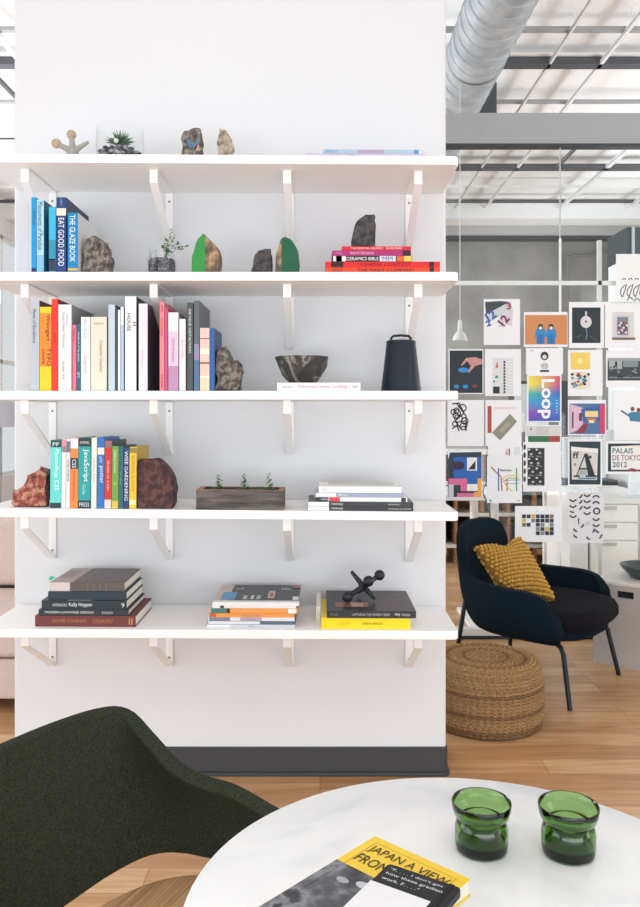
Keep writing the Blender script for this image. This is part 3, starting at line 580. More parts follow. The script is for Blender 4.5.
# jacks (a toy shape: three crossed bars, some with balls)
def jack(name, label, c, bars, rb, r0, r1, m, mball=None, sm=None):
    c = Vector(c); t = thing(name, label, 'ornament', tuple(c))
    core = MB(); core.ball(c, r0*1.5, m, n=18); core.build('hub', t, smooth=True)
    for d, kind in bars:
        d = Vector(d); b = MB()
        if kind == 'ball':
            b.tube([c, c+d*.5, c+d], [r0, r0*.75, r0*.7], m, n=14); b.ball(c+d, rb, mball or m, n=22); b.build('ball_arm', t, smooth=True)
        else:
            b.tube([c, c+d*.3, c+d*.94, c+d*.985, c+d], [r0*.9, r0*.8, r1, r1*.9, r1*.3], m, n=14); b.build('tapered_arm', t, smooth=True)
    return t
Yj = 2.80; cj = P(363.5, 584.8, Yj)
def off(px, py, Y, c): return P(px, py, Y)-c
BJ = mat('#1b2128', .38, bump=.1, scale=200)
jack('jack_ornament', 'large matte black toy jack with ball ends, resting on the black book', cj,
     [(off(347.5, 595.5, Yj-.03, cj), 'ball'), (off(379.5, 573.5, Yj+.02, cj), 'ball'), (off(368.5, 579.5, Yj-.07, cj), 'ball'),
      (off(351, 569.5, Yj+.01, cj), 'leg'), (off(375.5, 597.5, Yj-.02, cj), 'leg'), (off(358.5, 591, Yj+.07, cj), 'leg')], .0185, .0115, .0062, BJ)
Yj = 2.78; cj = P(73, 151.5, Yj)
GW = mat('#a19d95', .6, bump=.2)
jack('jack_ornament', 'small grey and beige toy jack with ball ends on the top shelf', cj,
     [(off(56.2, 143.5, Yj-.01, cj), 'ball'), (off(71.2, 134.6, Yj+.01, cj), 'ball'), (off(88.5, 141.5, Yj, cj), 'leg'), (off(60, 161.5, Yj-.03, cj), 'leg'), (off(84, 161, Yj+.03, cj), 'leg')], .0165, .0125, .0055, GW, mat('#b39d80', .5, bump=.2))
# terrarium
def leafball(b, c, n, L, m, seed, up=.6, wd=.004):
    rnd = random.Random(seed); c = Vector(c)
    for k in range(n):
        a = rnd.uniform(0, 6.283); e = rnd.uniform(.15, 1.35)
        d = Vector((math.cos(a)*math.cos(e), math.sin(a)*math.cos(e), math.sin(e)*up+.2)).normalized(); l = L*rnd.uniform(.6, 1)
        s_ = d.cross(Vector((0, 0, 1))).normalized()*wd; mid = c+d*l*.5+Vector((0, 0, l*.08)); e_ = c+d*l-Vector((0, 0, l*.06))
        b.add([c-s_*.5, c+s_*.5, mid+s_, e_, mid-s_], [(0, 1, 2, 3, 4)], m)
VG = clear_glass('vessel_glass', (.985, .99, .99, 1))
tc_ = (X(120, 2.74), 2.74, SZ[0])
t = thing('terrarium', 'glass terrarium with dark pebbles and a spiky green air plant on the top shelf', 'terrarium', tc_)
MB().lathe([(0, .001), (.072, .001), (.078, .01), (.08, .04), (.078, .118), (.0765, .118), (.078, .04), (.074, .012), (0, .005)], VG, tc_).build('glass_bowl', t, smooth=True)
pb = MB(); rnd = random.Random(3); cols = [mat('#4a4c55', .8), mat('#7b7478', .8), mat('#2e2d30', .8), mat('#9b98a0', .8)]
for k in range(260):
    a = rnd.uniform(0, 6.28); r_ = .066*math.sqrt(rnd.random()); pb.ball((tc_[0]+r_*math.cos(a), tc_[1]+r_*math.sin(a), SZ[0]+.012+.044*rnd.random()*(1.1-r_/.14)), rnd.uniform(.006, .01), rnd.choice(cols), n=8, sq=(1, 1, .7))
o = pb.build('pebbles', t, smooth=True); o['kind'] = 'stuff'
lf = MB(); leafball(lf, (tc_[0]+.002, tc_[1]-.01, SZ[0]+.055), 110, .062, mat('#4d6e57', .6), 4, wd=.0022); lf.build('air_plant', t)
MB().ball((tc_[0]-.002, tc_[1]-.045, SZ[0]+.062), .008, mat('#e8e8e4', .6), n=12).build('white_shell', t, smooth=True)
# jar with plant
def succ(b, base, h_, n, m1, seed, lw=.008):
    rnd = random.Random(seed); base = Vector(base)
    b.tube([base, base+Vector((.002, 0, h_*.5)), base+Vector((-.001, 0, h_))], [.0012, .001, .0006], mat('#6f7d4a', .7), n=6)
    for k in range(n):
        f = (k+.5)/n; c = base+Vector((0, 0, h_*f)); a = k*2.4+rnd.random(); l = lw*(1.35-f*.8)*rnd.uniform(.8, 1.2)
        d = Vector((math.cos(a), math.sin(a)*.8, .5)).normalized(); s_ = d.cross(Vector((0, 0, 1))).normalized()*l*.34
        e_ = c+d*l; mid = c+d*l*.55+Vector((0, 0, .001)); b.add([c, mid+s_, e_, mid-s_, mid+Vector((0, 0, .0016))], [(0, 1, 4), (1, 2, 4), (2, 3, 4), (3, 0, 4)], m1)
jc = (X(162, 2.74), 2.74, SZ[1])
t = thing('plant_jar', 'glass jar of dark soil with a leafy green plant, on the second shelf', 'plant', jc)
MB().lathe([(0, .001), (.045, .001), (.05, .008), (.05, .055), (.043, .068), (.042, .082), (.039, .082), (.040, .068), (.046, .054), (.046, .01), (0, .004)], VG, jc).build('glass_jar', t, smooth=True)
so = ramp_mat('soil', [(.3, '#26262a'), (.5, '#54545c'), (.7, '#9a9aa2')], scale=160, rough=.9, bump=.8)
MB().lathe([(0, .006), (.0445, .0065), (.0448, .05), (.038, .06), (0, .063)], so, jc).build('soil', t, smooth=True)
lf = MB(); LG = mat('#4c7a3e', .5, var=.25); rnd = random.Random(5)
for (px, py) in ((163, 246), (168, 240), (172, 229), (177, 243), (185, 246), (170, 250), (175, 234)):
    e_ = P(px, py, 2.74+rnd.uniform(-.02, .02)); b0 = Vector((jc[0]+.01, jc[1], jc[2]+.06)); lf.tube([b0, (b0+e_)/2+Vector((0, 0, .008)), e_], [.0013, .001, .0007], mat('#5d7a45', .6), n=6)
    for k in range(7):
        a = rnd.uniform(0, 6.28); d = Vector((math.cos(a), math.sin(a)*.6, rnd.uniform(-.2, .7))).normalized(); l = .016*rnd.uniform(.7, 1.2) if py > 238 else .009
        c = e_+(b0-e_)*rnd.uniform(0, .35); s_ = d.cross(Vector((0, .3, 1))).normalized()*l*.33; m_ = c+d*l*.55
        lf.add([c, m_+s_, c+d*l, m_-s_, m_+Vector((0, 0, .0015))], [(0, 1, 4), (1, 2, 4), (2, 3, 4), (3, 0, 4)], LG)
lf.build('foliage', t)
jc2 = (X(154, 2.69), 2.672, SZ[1])
t = thing('glass_bottle', 'small clear glass bottle just in front of the plant jar', 'bottle', jc2)
MB().lathe([(0, .001), (.014, .001), (.016, .004), (.016, .05), (.011, .06), (.011, .07), (.014, .071), (.014, .082), (.011, .082), (.009, .06), (.0145, .05), (.0145, .005), (0, .004)], VG, jc2, n=24).build('bottle_body', t, smooth=True)
# planter
px0, px1 = X(196, 2.65), X(283.7, 2.65); pz0, pz1 = SZ[3]+.0003, SZ[3]+.066; py0, py1 = 2.65, 2.77
t = thing('wooden_planter', 'long grey weathered wooden planter with three tiny succulents on the fourth shelf', 'planter', ((px0+px1)/2, 2.71, pz0))
WW = ramp_mat('weathered_wood', [(.3, '#3b3735'), (.5, '#57524e'), (.62, '#6d665f'), (.75, '#7a5a45')], scale=9, stretch=(1, 1, 7), rough=.85, bump=.6)
WR = ramp_mat('raw_wood', [(.3, '#8d6248'), (.6, '#ad8262')], scale=20, stretch=(1, 4, 1), rough=.85, bump=.3)
b = MB(); b.box(px0, px1, py0, py0+.008, pz0, pz1-.001, WW).box(px0, px1, py1-.008, py1, pz0, pz1-.001, WW).box(px0, px0+.018, py0+.008, py1-.008, pz0, pz1-.001, WW).box(px1-.018, px1, py0+.008, py1-.008, pz0, pz1-.001, WW)
b.box(px0, px1, py0, py0+.008, pz1-.001, pz1, WR).box(px0, px1, py1-.008, py1, pz1-.001, pz1, WR).box(px0, px0+.018, py0+.008, py1-.008, pz1-.001, pz1, WR).box(px1-.018, px1, py0+.008, py1-.008, pz1-.001, pz1, WR)
b.box(px0+.018, px1-.018, py0+.008, py1-.008, pz0, pz0+.006, WW); b.build('wooden_box', t)
MB().box(px0+.0185, px1-.0185, py0+.0085, py1-.0085, pz0+.0065, pz1-.008, so).build('soil', t)
for k, px in enumerate((218.4, 243.9, 268.3)):
    lf = MB(); x = X(px, 2.70); zz = pz1-.009; m_ = mat('#3f7a4e', .5, var=.2)
    succ(lf, (x, 2.70, zz), .052+.003*k, 16, m_, k+1, .018)
    rnd = random.Random(k)
    for q in range(12):
        a = q*.52; d = Vector((math.cos(a), math.sin(a)*.8, .45)); c = Vector((x, 2.70, zz)); l = .025*rnd.uniform(.8, 1.1); s_ = Vector((-d.y, d.x, 0)).normalized()*l*.28; md = c+d*l*.6
        lf.add([c, md+s_, c+d*l, md-s_, md+Vector((0, 0, .003))], [(0, 1, 4), (1, 2, 4), (2, 3, 4), (3, 0, 4)], mat('#2d6b4f', .5, var=.2))
    lf.build('succulent', t)
# faceted bowl
BM = ramp_mat('black_marble', [(.3, '#2b2a29'), (.52, '#3e3c3a'), (.6, '#8b857e'), (.64, '#3a3836')], scale=9, dist=2.2, rough=.45, bump=.2)
bc = (X(302.5, 2.76), 2.76, ZBOWL)
t = thing('faceted_bowl', 'faceted black marbled bowl standing on the white paperback', 'bowl', bc)
b = MB(); rnd = random.Random(12); rings = [(.045, .0), (.068, .026), (.086, .058), (.095, .091)]; n = 9; vs = []
for q, (r_, h_) in enumerate(rings):
    for j in range(n):
        a = 2*math.pi*(j+.5*(q % 2))/n; rr = r_*(1+rnd.uniform(-.03, .03)); vs.append(Vector(bc)+Vector((rr*math.cos(a), rr*math.sin(a), h_)))
inn = [(.088, .089), (.072, .045), (.04, .014)]
for q, (r_, h_) in enumerate(inn):
    for j in range(n): a = 2*math.pi*(j+.5*((q+1) % 2))/n; vs.append(Vector(bc)+Vector((r_*math.cos(a), r_*math.sin(a), h_)))
fs = [tuple(range(n-1, -1, -1))]
for q in range(6):
    for j in range(n):
        a, b2, c_, d_ = q*n+j, q*n+(j+1) % n, (q+1)*n+j, (q+1)*n+(j+1) % n
        odd = q % 2 if q < 3 else None
        if q == 3: fs.append((a, b2, d_, c_))
        elif q % 2 == 0: fs += [(a, b2, c_), (b2, d_, c_)]
        else: fs += [(a, b2, d_), (a, d_, c_)]
fs.append(tuple(6*n+j for j in range(n)))
b.add(vs, fs, BM); b.build('bowl_body', t)
# black jug
jx0, jx1 = 382.5, 423; Yk = 2.72; cx = (X(jx0, Yk)+X(jx1, Yk))/2; jc = (cx, Yk+.06, SZ[2])
t = thing('metal_jug', 'tall tapered matte black metal jug with a loop handle on the third shelf', 'jug', jc)
JB = mat('#1a232d', .42, bump=.05, metal=.2)
k_ = (Yk+.06)/Yk; rb = (X(jx1, Yk+.05)-X(jx0, Yk+.05))/2; rt = (X(417.3, Yk+.06)-X(388.2, Yk+.06))/2; H_ = .172
MB().lathe([(0, .0005), (rb-.004, .0005), (rb, .004), (rb-.0015, .012), (rt+.0005, H_-.008), (rt, H_-.004), (rt-.004, H_-.004), (rb-.008, .012), (0, .008)], JB, jc, n=56).build('jug_body', t, smooth=True)
MB().lathe([(rt-.005, H_-.006), (rt+.0012, H_-.0035), (rt+.0012, H_+.001), (rt-.004, H_+.004), (0, H_+.005)], JB, jc, n=56).build('jug_lid', t, smooth=True)
hb = MB(); w_ = .034
hb.tube([(cx-w_, jc[1], jc[2]+H_+.002), (cx-w_+.001, jc[1], jc[2]+H_+.013), (cx-w_+.008, jc[1], jc[2]+H_+.02), (cx, jc[1], jc[2]+H_+.022), (cx+w_-.008, jc[1], jc[2]+H_+.02), (cx+w_-.001, jc[1], jc[2]+H_+.013), (cx+w_, jc[1], jc[2]+H_+.002)], .0042, JB, n=12)
hb.build('handle', t, smooth=True)

# ================================================================ TABLE IN FRONT
TX, TY, TR, TZ = .189, .966, .354, .74
t = thing('round_table', 'round white marble cafe table in the foreground at the lower right', 'table', (TX, TY, 0))
MAR = ramp_mat('white_marble', [(.3, '#dcdfe3'), (.45, '#eceef0'), (.6, '#f1f2f3')], scale=2.6, dist=2.5, rough=.28, bump=0, detail=8)
MB().lathe([(0, TZ-.022), (TR-.012, TZ-.022), (TR-.002, TZ-.012), (TR, TZ-.006), (TR-.001, TZ-.002), (TR-.004, TZ), (0, TZ)], MAR, (TX, TY, 0), n=160).build('table_top', t, smooth=True)
MB().lathe([(.0, .012), (.02, .012), (.024, .03), (.022, .6), (.05, .70), (.12, TZ-.0225), (0, TZ-.0225)], WMET, (TX, TY, 0), n=48).build('pedestal', t, smooth=True)
MB().lathe([(0, 0), (.2, 0), (.2, .006), (.05, .016), (0, .018)], WMET, (TX, TY, 0), n=64).build('foot_plate', t, smooth=True)
def green_glass():
    m = bpy.data.materials.new('green_glass'); m.use_nodes = True; nt = m.node_tree; b = nt.nodes['Principled BSDF']
    b.inputs['Base Color'].default_value = (.42, .66, .25, 1); b.inputs['Transmission Weight'].default_value = 1; b.inputs['Roughness'].default_value = .015; b.inputs['IOR'].default_value = 1.5
    v = nt.nodes.new('ShaderNodeVolumeAbsorption'); v.inputs['Color'].default_value = (.10, .36, .04, 1); v.inputs['Density'].default_value = 120
    nt.links.new(v.outputs[0], nt.nodes['Material Output'].inputs['Volume']); return m
GG = green_glass()
def glass(px, py, label):
    c = onz(px, py, TZ); c.z = TZ+.0004
    t = thing('green_glass_holder', label, 'glass', tuple(c), 'green glass candle holders')
    out = [(0, 0), (.030, 0), (.0345, .003), (.0358, .01), (.0358, .03), (.0335, .038), (.0318, .0415), (.033, .0445), (.0372, .0475), (.0392, .055), (.0402, .064)]
    inn = [(.0395, .0655), (.0383, .064), (.0372, .055), (.0352, .0495), (.031, .046), (.0298, .0415), (.0315, .036), (.0335, .028), (.0325, .014), (.025, .0095), (0, .008)]
    MB().lathe(out+inn, GG, c, n=72).build('glass_body', t, smooth=True)
glass(481.5, 849, 'green glass candle holder on the marble table, left of the pair')
glass(568.5, 853, 'green glass candle holder on the marble table, right of the pair nearer the rim')
# yellow book, notebook
bt = TZ+.021
def quadpx(b, pts, z_, m): b.poly([onz(px, py, z_) for px, py in pts], m)
p0, p1, p3 = onz(375, 836, bt), onz(470.5, 879, bt), onz(277, 906, bt)
ex = (p1-p0).normalized(); ey = Vector((-ex.y, ex.x, 0)); LW = (p1-p0).length; LH = .235
if (p3-p0).dot(ey) < 0: ey = -ey
rt_ = thing('paperback_book', 'yellow paperback with thin black title and a black-and-white photo, on the marble table', 'book', (p0.x, p0.y, TZ))
def frame_box(b, o, ex, ey, a0, a1, b0, b1, z0, z1, m):
    q = [o+ex*a+ey*c for a, c in ((a0, b0), (a1, b0), (a1, b1), (a0, b1))]
    b.add([(v.x, v.y, z0) for v in q]+[(v.x, v.y, z1) for v in q], [(0, 3, 2, 1), (4, 5, 6, 7), (0, 1, 5, 4), (1, 2, 6, 5), (2, 3, 7, 6), (3, 0, 4, 7)], m)
YEL = mat('#f2cd3f', .4); b = MB(); o_ = p0
frame_box(b, o_, ex, ey, 0, LW, 0, LH, TZ+.0003, TZ+.0018, YEL); frame_box(b, o_, ex, ey, 0, LW, 0, LH, bt-.0015, bt, YEL); frame_box(b, o_, ex, ey, 0, .0015, 0, LH, TZ+.0018, bt-.0015, YEL)
def fp(a, c, z_): v = o_+ex*a+ey*c; return Vector((v.x, v.y, z_))
# thin frame line and title
BK = mat('#2a2620', .5); zz = bt+.0003
m_ = LW*.08
for a0, a1, c0, c1 in ((m_, LW-m_, .012, .0127), (m_, m_+.0007, .012, LH-.01), (LW-m_-.0007, LW-m_, .012, LH-.01)):
    b.poly([fp(a0, c0, zz), fp(a1, c0, zz), fp(a1, c1, zz), fp(a0, c1, zz)], mat('#a58b2e', .5))
txx = MB
def title(st, a0, a1, c0, c1): b.text(st, fp(a0, c1, bt+.0004), ex, -ey, a1-a0, c1-c0, BK, keep=False)
title('JAPAN A VIEW', LW*.10, LW*.9, .019, .039); title('FROM ABOVE', LW*.10, LW*.86, .045, .064)
ph0 = .078
b.poly([fp(0, ph0, zz), fp(LW*.62, ph0, zz), fp(LW*.62, LH-.02, zz), fp(0, LH-.02, zz)], ramp_mat('halftone_photo', [(.3, '#26282c'), (.45, '#55585e'), (.55, '#8d9096'), (.62, '#3a3c42')], scale=22, stretch=(1, 1, 1), rough=.4, bump=0))
def disc(a, c, r_, col, e): b.poly([fp(a+r_*math.cos(q*.3142), c+r_*.6*math.sin(q*.3142), bt+e) for q in range(20)], mat(col, .5))
disc(LW*.42, ph0+.022, .011, '#c9ccd2', .0006); disc(LW*.24, ph0+.030, .009, '#a9acb4', .0006)
b.build('cover', rt_)
c_ = MB(); frame_box(c_, o_, ex, ey, .0016, LW-.002, .001, LH-.001, TZ+.0018, bt-.0015, PAGES); c_.build('page_block', rt_)
q0, q1 = onz(389, 864, bt+.008), onz(462, 889, bt+.008); nx = (q1-q0).normalized(); ny = Vector((-nx.y, nx.x, 0)); 
if ny.dot(ey) < 0: ny = -ny
NW = (q1-q0).length; zn = bt+.0008
nb = thing('notebook', 'small black notebook with a white paper band and white lettering, lying on the yellow paperback', 'notebook', (q0.x, q0.y, zn))
b = MB(); NB = mat('#17191f', .45)
rr = .006; pts = []
for cx_, cy_, a0 in ((rr, rr, 180), (NW-rr, rr, 270), (NW-rr, .14-rr, 0), (rr, .14-rr, 90)):
    for k in range(5): a = math.radians(a0+22.5*k); pts.append(q0+nx*(cx_+rr*math.cos(a))+ny*(cy_+rr*math.sin(a)))
k = len(pts); b.add([(v.x, v.y, zn) for v in pts]+[(v.x, v.y, zn+.008) for v in pts], [tuple(range(k)), tuple(range(2*k-1, k-1, -1))]+[(i, (i+1) % k, k+(i+1) % k, k+i) for i in range(k)], NB)
WT = mat('#eef0f2', .5)
for n_, (st, c0, c1, a1) in enumerate((('"F. . . . I don\'t get', .008, .014, .72), ('how these gradien', .018, .025, .76), ('work. F. . . ."', .029, .035, .5))):
    v = q0+nx*(NW*.08)+ny*c1; b.text(st, (v.x, v.y, zn+.0084), nx, -ny, NW*a1, c1-c0, WT, keep=False)
b.build('cover', nb, bevel=.001)
b = MB(); frame_box(b, q0, nx, ny, -.0006, NW*.80, .045, .139, zn+.0082, zn+.0088, mat('#e9eaee', .5)); b.build('paper_band', nb)
b = MB(); frame_box(b, q0, nx, ny, NW*.84, NW*.9, -.0005, .1405, zn-.0002, zn+.0087, mat('#0f1013', .6)); b.build('elastic_strap', nb)
# ================================================================ OLIVE ARMCHAIR AT THE TABLE
def cr(pts, n):
    """Catmull-Rom through pts, n samples"""
    pts = [Vector(p) for p in pts]; out = []
    for k in range(n):
        f = k/(n-1)*(len(pts)-1); i = min(int(f), len(pts)-2); u = f-i
        a, b, c, d = pts[max(i-1, 0)], pts[i], pts[i+1], pts[min(i+2, len(pts)-1)]
        out.append(.5*((2*b)+(c-a)*u+(2*a-5*b+4*c-d)*u*u+(3*b-a-3*c+d)*u**3))
    return out
def loft(rows):
    m, n = len(rows), len(rows[0]); vs = [p for r in rows for p in r]
    return vs, [(i*n+k, i*n+k+1, (i+1)*n+k+1, (i+1)*n+k) for i in range(m-1) for k in range(n-1)]
def solid(o, th, off_=0, bev=0):
    s_ = o.modifiers.new('solidify', 'SOLIDIFY'); s_.thickness = th; s_.offset = off_; s_.use_even_offset = True
    if bev: b = o.modifiers.new('bevel', 'BEVEL'); b.width = bev; b.segments = 4; b.limit_method = 'ANGLE'; b.angle_limit = math.radians(50)
OL = ramp_mat('olive_felt', [(.35, '#262a22'), (.5, '#30342a'), (.65, '#3b3e32')], scale=320, rough=.95, bump=.4, bd=.002, detail=3)
f2 = Vector((.87, -.49)); ch = thing('upholstered_armchair', 'olive green felt armchair with a wooden seat pulled up to the marble table', 'chair', (-.26, 1.25, 0), rz=math.atan2(-f2.x, f2.y))
topF = [(0, -.325, .758), (-.10, -.318, .76), (-.19, -.296, .761), (-.228, -.266, .752), (-.232, -.21, .712), (-.240, -.15, .664), (-.260, -.10, .640), (-.286, -.05, .624), (-.300, .04, .592), (-.298, .13, .58), (-.285, .21, .57)]
botF = [(0, -.25, .468), (-.08, -.252, .468), (-.15, -.25, .47), (-.222, -.238, .472), (-.268, -.213, .474), (-.292, -.17, .476), (-.298, -.11, .478), (-.30, -.05, .482), (-.30, .03, .486), (-.298, .12, .49), (-.288, .20, .50)]
mir = lambda L: [(-x, y, z_) for x, y, z_ in reversed(L[1:])]+L
T_, B_ = cr(mir(topF), 90), cr(mir(botF), 90)
rows = []
for k in range(15):
    f = k/14; row = []
    for a, c in zip(B_, T_):
        p = a.lerp(c, f); nrm = Vector((p.x, p.y+.05, 0)).normalized(); row.append(p+nrm*(.018*math.sin(math.pi*f)))
    rows.append(row)
vs, fs = loft(rows); b = MB(); b.T = True; b.add(vs, fs, OL); o = b.build('back_and_arms', ch, smooth=True); solid(o, .03, 1 if False else 0, .011)
SW = ramp_mat('ash_veneer', [(.3, '#8f6b48'), (.5, '#b98f66'), (.7, '#cba67d')], scale=2.5, stretch=(2, 110, 2), rough=.6, bump=.25, detail=4)
b = MB(); b.T = True; rows = []
N = 64
def sup(a, rx, ry0, ry1, e=2.6):
    c, s_ = math.cos(a), math.sin(a); x = rx*math.copysign(abs(c)**(2/e), c); y = math.copysign(abs(s_)**(2/e), s_); return x, (y*ry1 if y > 0 else y*ry0)
for (k_, z_) in ((0, .447), (.3, .448), (.6, .452), (.85, .460), (.96, .467), (1, .466), (1.0, .455), (.97, .445), (.6, .434), (0, .43)):
    row = []
    for j in range(N+1):
        x, y = sup(2*math.pi*j/N, .272*k_, .198*k_, .25*k_); row.append(Vector((x, y+.0, z_)))
    rows.append(row)
vs, fs = loft(rows); b.add(vs, fs, SW); b.build('seat', ch, smooth=True)
LGW = mat('#b98d66', .5, var=.12, scale=30)
for sx in (1, -1):
    b = MB(); b.T = True; b.tube([(sx*.29, -.25, 0), (sx*.215, -.13, .40), (sx*.21, -.125, .43)], [.011, .016, .014], LGW, n=14); b.build('leg', ch, smooth=True)
    b = MB(); b.T = True; b.tube([(sx*.30, .28, 0), (sx*.26, .18, .40), (sx*.285, .16, .52)], [.011, .016, .013], LGW, n=14); b.build('leg', ch, smooth=True)
b = MB(); b.T = True; b.box(-.25, .25, .14, .17, .395, .425, LGW).box(-.25, .25, -.165, -.135, .395, .425, LGW); b.build('seat_rail', ch, bevel=.004)

# ================================================================ DARK LOUNGE CHAIR
fw = Vector((.78, -.628)); lc = thing('lounge_chair', 'dark navy upholstered lounge chair with wraparound arms and thin metal legs, by the glass wall', 'armchair', (1.087, 4.07, 0), rz=math.atan2(-fw.x, fw.y))
NV = ramp_mat('navy_wool', [(.35, '#0b171f'), (.65, '#101f29')], scale=300, rough=.95, bump=.35, bd=.002, detail=2)
topL = [(0, -.335, .778), (-.08, -.333, .776), (-.15, -.325, .764), (-.205, -.312, .733), (-.232, -.30, .69), (-.247, -.288, .63), (-.255, -.268, .565), (-.283, -.21, .527), (-.32, -.11, .515), (-.343, .01, .512), (-.345, .11, .508), (-.340, .18, .488), (-.327, .225, .43), (-.31, .235, .36)]
botL = [(0, -.235, .285), (-.05, -.233, .285), (-.10, -.228, .285), (-.14, -.22, .285), (-.17, -.208, .285), (-.195, -.192, .285), (-.22, -.168, .285), (-.245, -.12, .285), (-.262, -.05, .285), (-.27, .04, .285), (-.275, .12, .285), (-.278, .17, .286), (-.278, .205, .288), (-.275, .23, .295)]
T_, B_ = cr(mir(topL), 100), cr(mir(botL), 100); rows = []
for k in range(21):
    f = k/20; row = []
    for a, c in zip(B_, T_):
        p = a.lerp(c, f); nrm = Vector((p.x, p.y, 0)).normalized(); row.append(p+nrm*(.042*math.sin(math.pi*f**.6)))
    rows.append(row)
vs, fs = loft(rows); b = MB(); b.T = True; b.add(vs, fs, NV); o = b.build('back_and_arms', lc, smooth=True); solid(o, .045, 0, .017)
def cushion(prof, rx, r0, r1, cy, e=2.8, N=72):
    rows = []
    for k_, z_ in prof:
        rows.append([Vector((lambda q: (q[0], q[1]+cy, z_))(sup(2*math.pi*j/N, rx*k_, r0*k_, r1*k_, e))) for j in range(N+1)])
    return loft(rows)
b = MB(); b.T = True
vs, fs = cushion([(0, .272), (.7, .272), (.93, .276), (.99, .29), (1, .31), (.98, .33), (0, .33)], .285, .235, .33, 0); b.add(vs, fs, NV); b.build('seat_base', lc, smooth=True)
b = MB(); b.T = True
vs, fs = cushion([(0, .325), (.8, .325), (.95, .332), (1, .355), (1, .388), (.96, .412), (.85, .424), (.5, .43), (0, .432)], .305, .235, .37, 0, 3.2); b.add(vs, fs, ramp_mat('plum_black_wool', [(.35, '#100f16'), (.65, '#1a181f')], scale=300, rough=.95, bump=.35, bd=.002, detail=2)); b.build('seat_cushion', lc, smooth=True)
LM = mat('#101c24', .4, metal=.2)
for sx in (1, -1):
    for sy in (1, -1):
        b = MB(); b.T = True; b.tube([(sx*.32, sy*.30+.0, .003), (sx*.285, sy*.255, .235), (sx*.275, sy*.238, .262), (sx*.25, sy*.20, .276), (sx*.10, sy*.16, .27)] if sy > 0 else [(sx*.32, -.30, .003), (sx*.268, -.252, .425), (sx*.26, -.24, .448), (sx*.235, -.21, .46), (sx*.2, -.19, .46)], .0115, LM, n=12); b.build('leg', lc, smooth=True)
# knitted pillow
def pillow():
    c = [P(474, 547, 4.08), P(520, 537, 4.22), P(555, 601, 3.87), P(507, 599, 3.94)]   # TL, TR, BR, BL
    cen = sum(c, Vector())/4
    t = thing('knitted_pillow', 'mustard yellow bobble-knit pillow leaning in the dark lounge chair', 'pillow', tuple(cen))
    N = 60; nrm = (c[1]-c[0]).cross(c[3]-c[0]).normalized()
    if nrm.y > 0: nrm = -nrm
    m = ramp_mat('mustard_wool', [(.3, '#a0782f'), (.5, '#b98f44'), (.7, '#cda458')], scale=260, rough=.95, bump=.12); md = mat('#8f6622', .95)  # md: darker base cover, shade between the bobbles put into its colour
    b = MB()
    for side in (1, -1):
        rows = []
        for i in range(N+1):
            row = []
            for j in range(N+1):
                u, v = j/N, i/N; x, y = 2*u-1, 2*v-1
                # edges drawn in between the corners
                xx = x*(1-.07*(1-y*y)); yy = y*(1-.07*(1-x*x))
                if y < 0: yy += .22*math.exp(-((x-.05)/.32)**2)*(-y)**3          # chopped top edge
                uu, vv = (xx+1)/2, (yy+1)/2
                p = c[0]*(1-uu)*(1-vv)+c[1]*uu*(1-vv)+c[2]*uu*vv+c[3]*(1-uu)*vv
                th = .062*(max(0, 1-x*x)*max(0, 1-y*y))**.42
                rowi = int(v*16); bob = 0
                e_ = min(1, 8*min(u, 1-u, v, 1-v))
                row.append(p+nrm*side*(th+.02*bob**.55*e_))
            rows.append(row)
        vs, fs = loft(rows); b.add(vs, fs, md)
        A, B = 15, 15
        for i in range(B):
            for j in range(A):
                fu, fv = (j+.5+(.25 if i % 2 else -.25))/A, (i+.5)/B
                gi, gj = min(N-1, max(1, int(fv*N))), min(N-1, max(1, int(fu*N)))
                p = rows[gi][gj]; b.ball(p+nrm*side*.002, .0105+.001*math.sin(i*7+j*3), m, n=10, sq=(1, 1, .9))
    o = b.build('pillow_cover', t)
    bm = bmesh.new(); bm.from_mesh(o.data); bmesh.ops.remove_doubles(bm, verts=bm.verts, dist=1e-5); bmesh.ops.recalc_face_normals(bm, faces=bm.faces); bm.to_mesh(o.data); bm.free()
    o.data.polygons.foreach_set('use_smooth', [True]*len(o.data.polygons))
pillow()
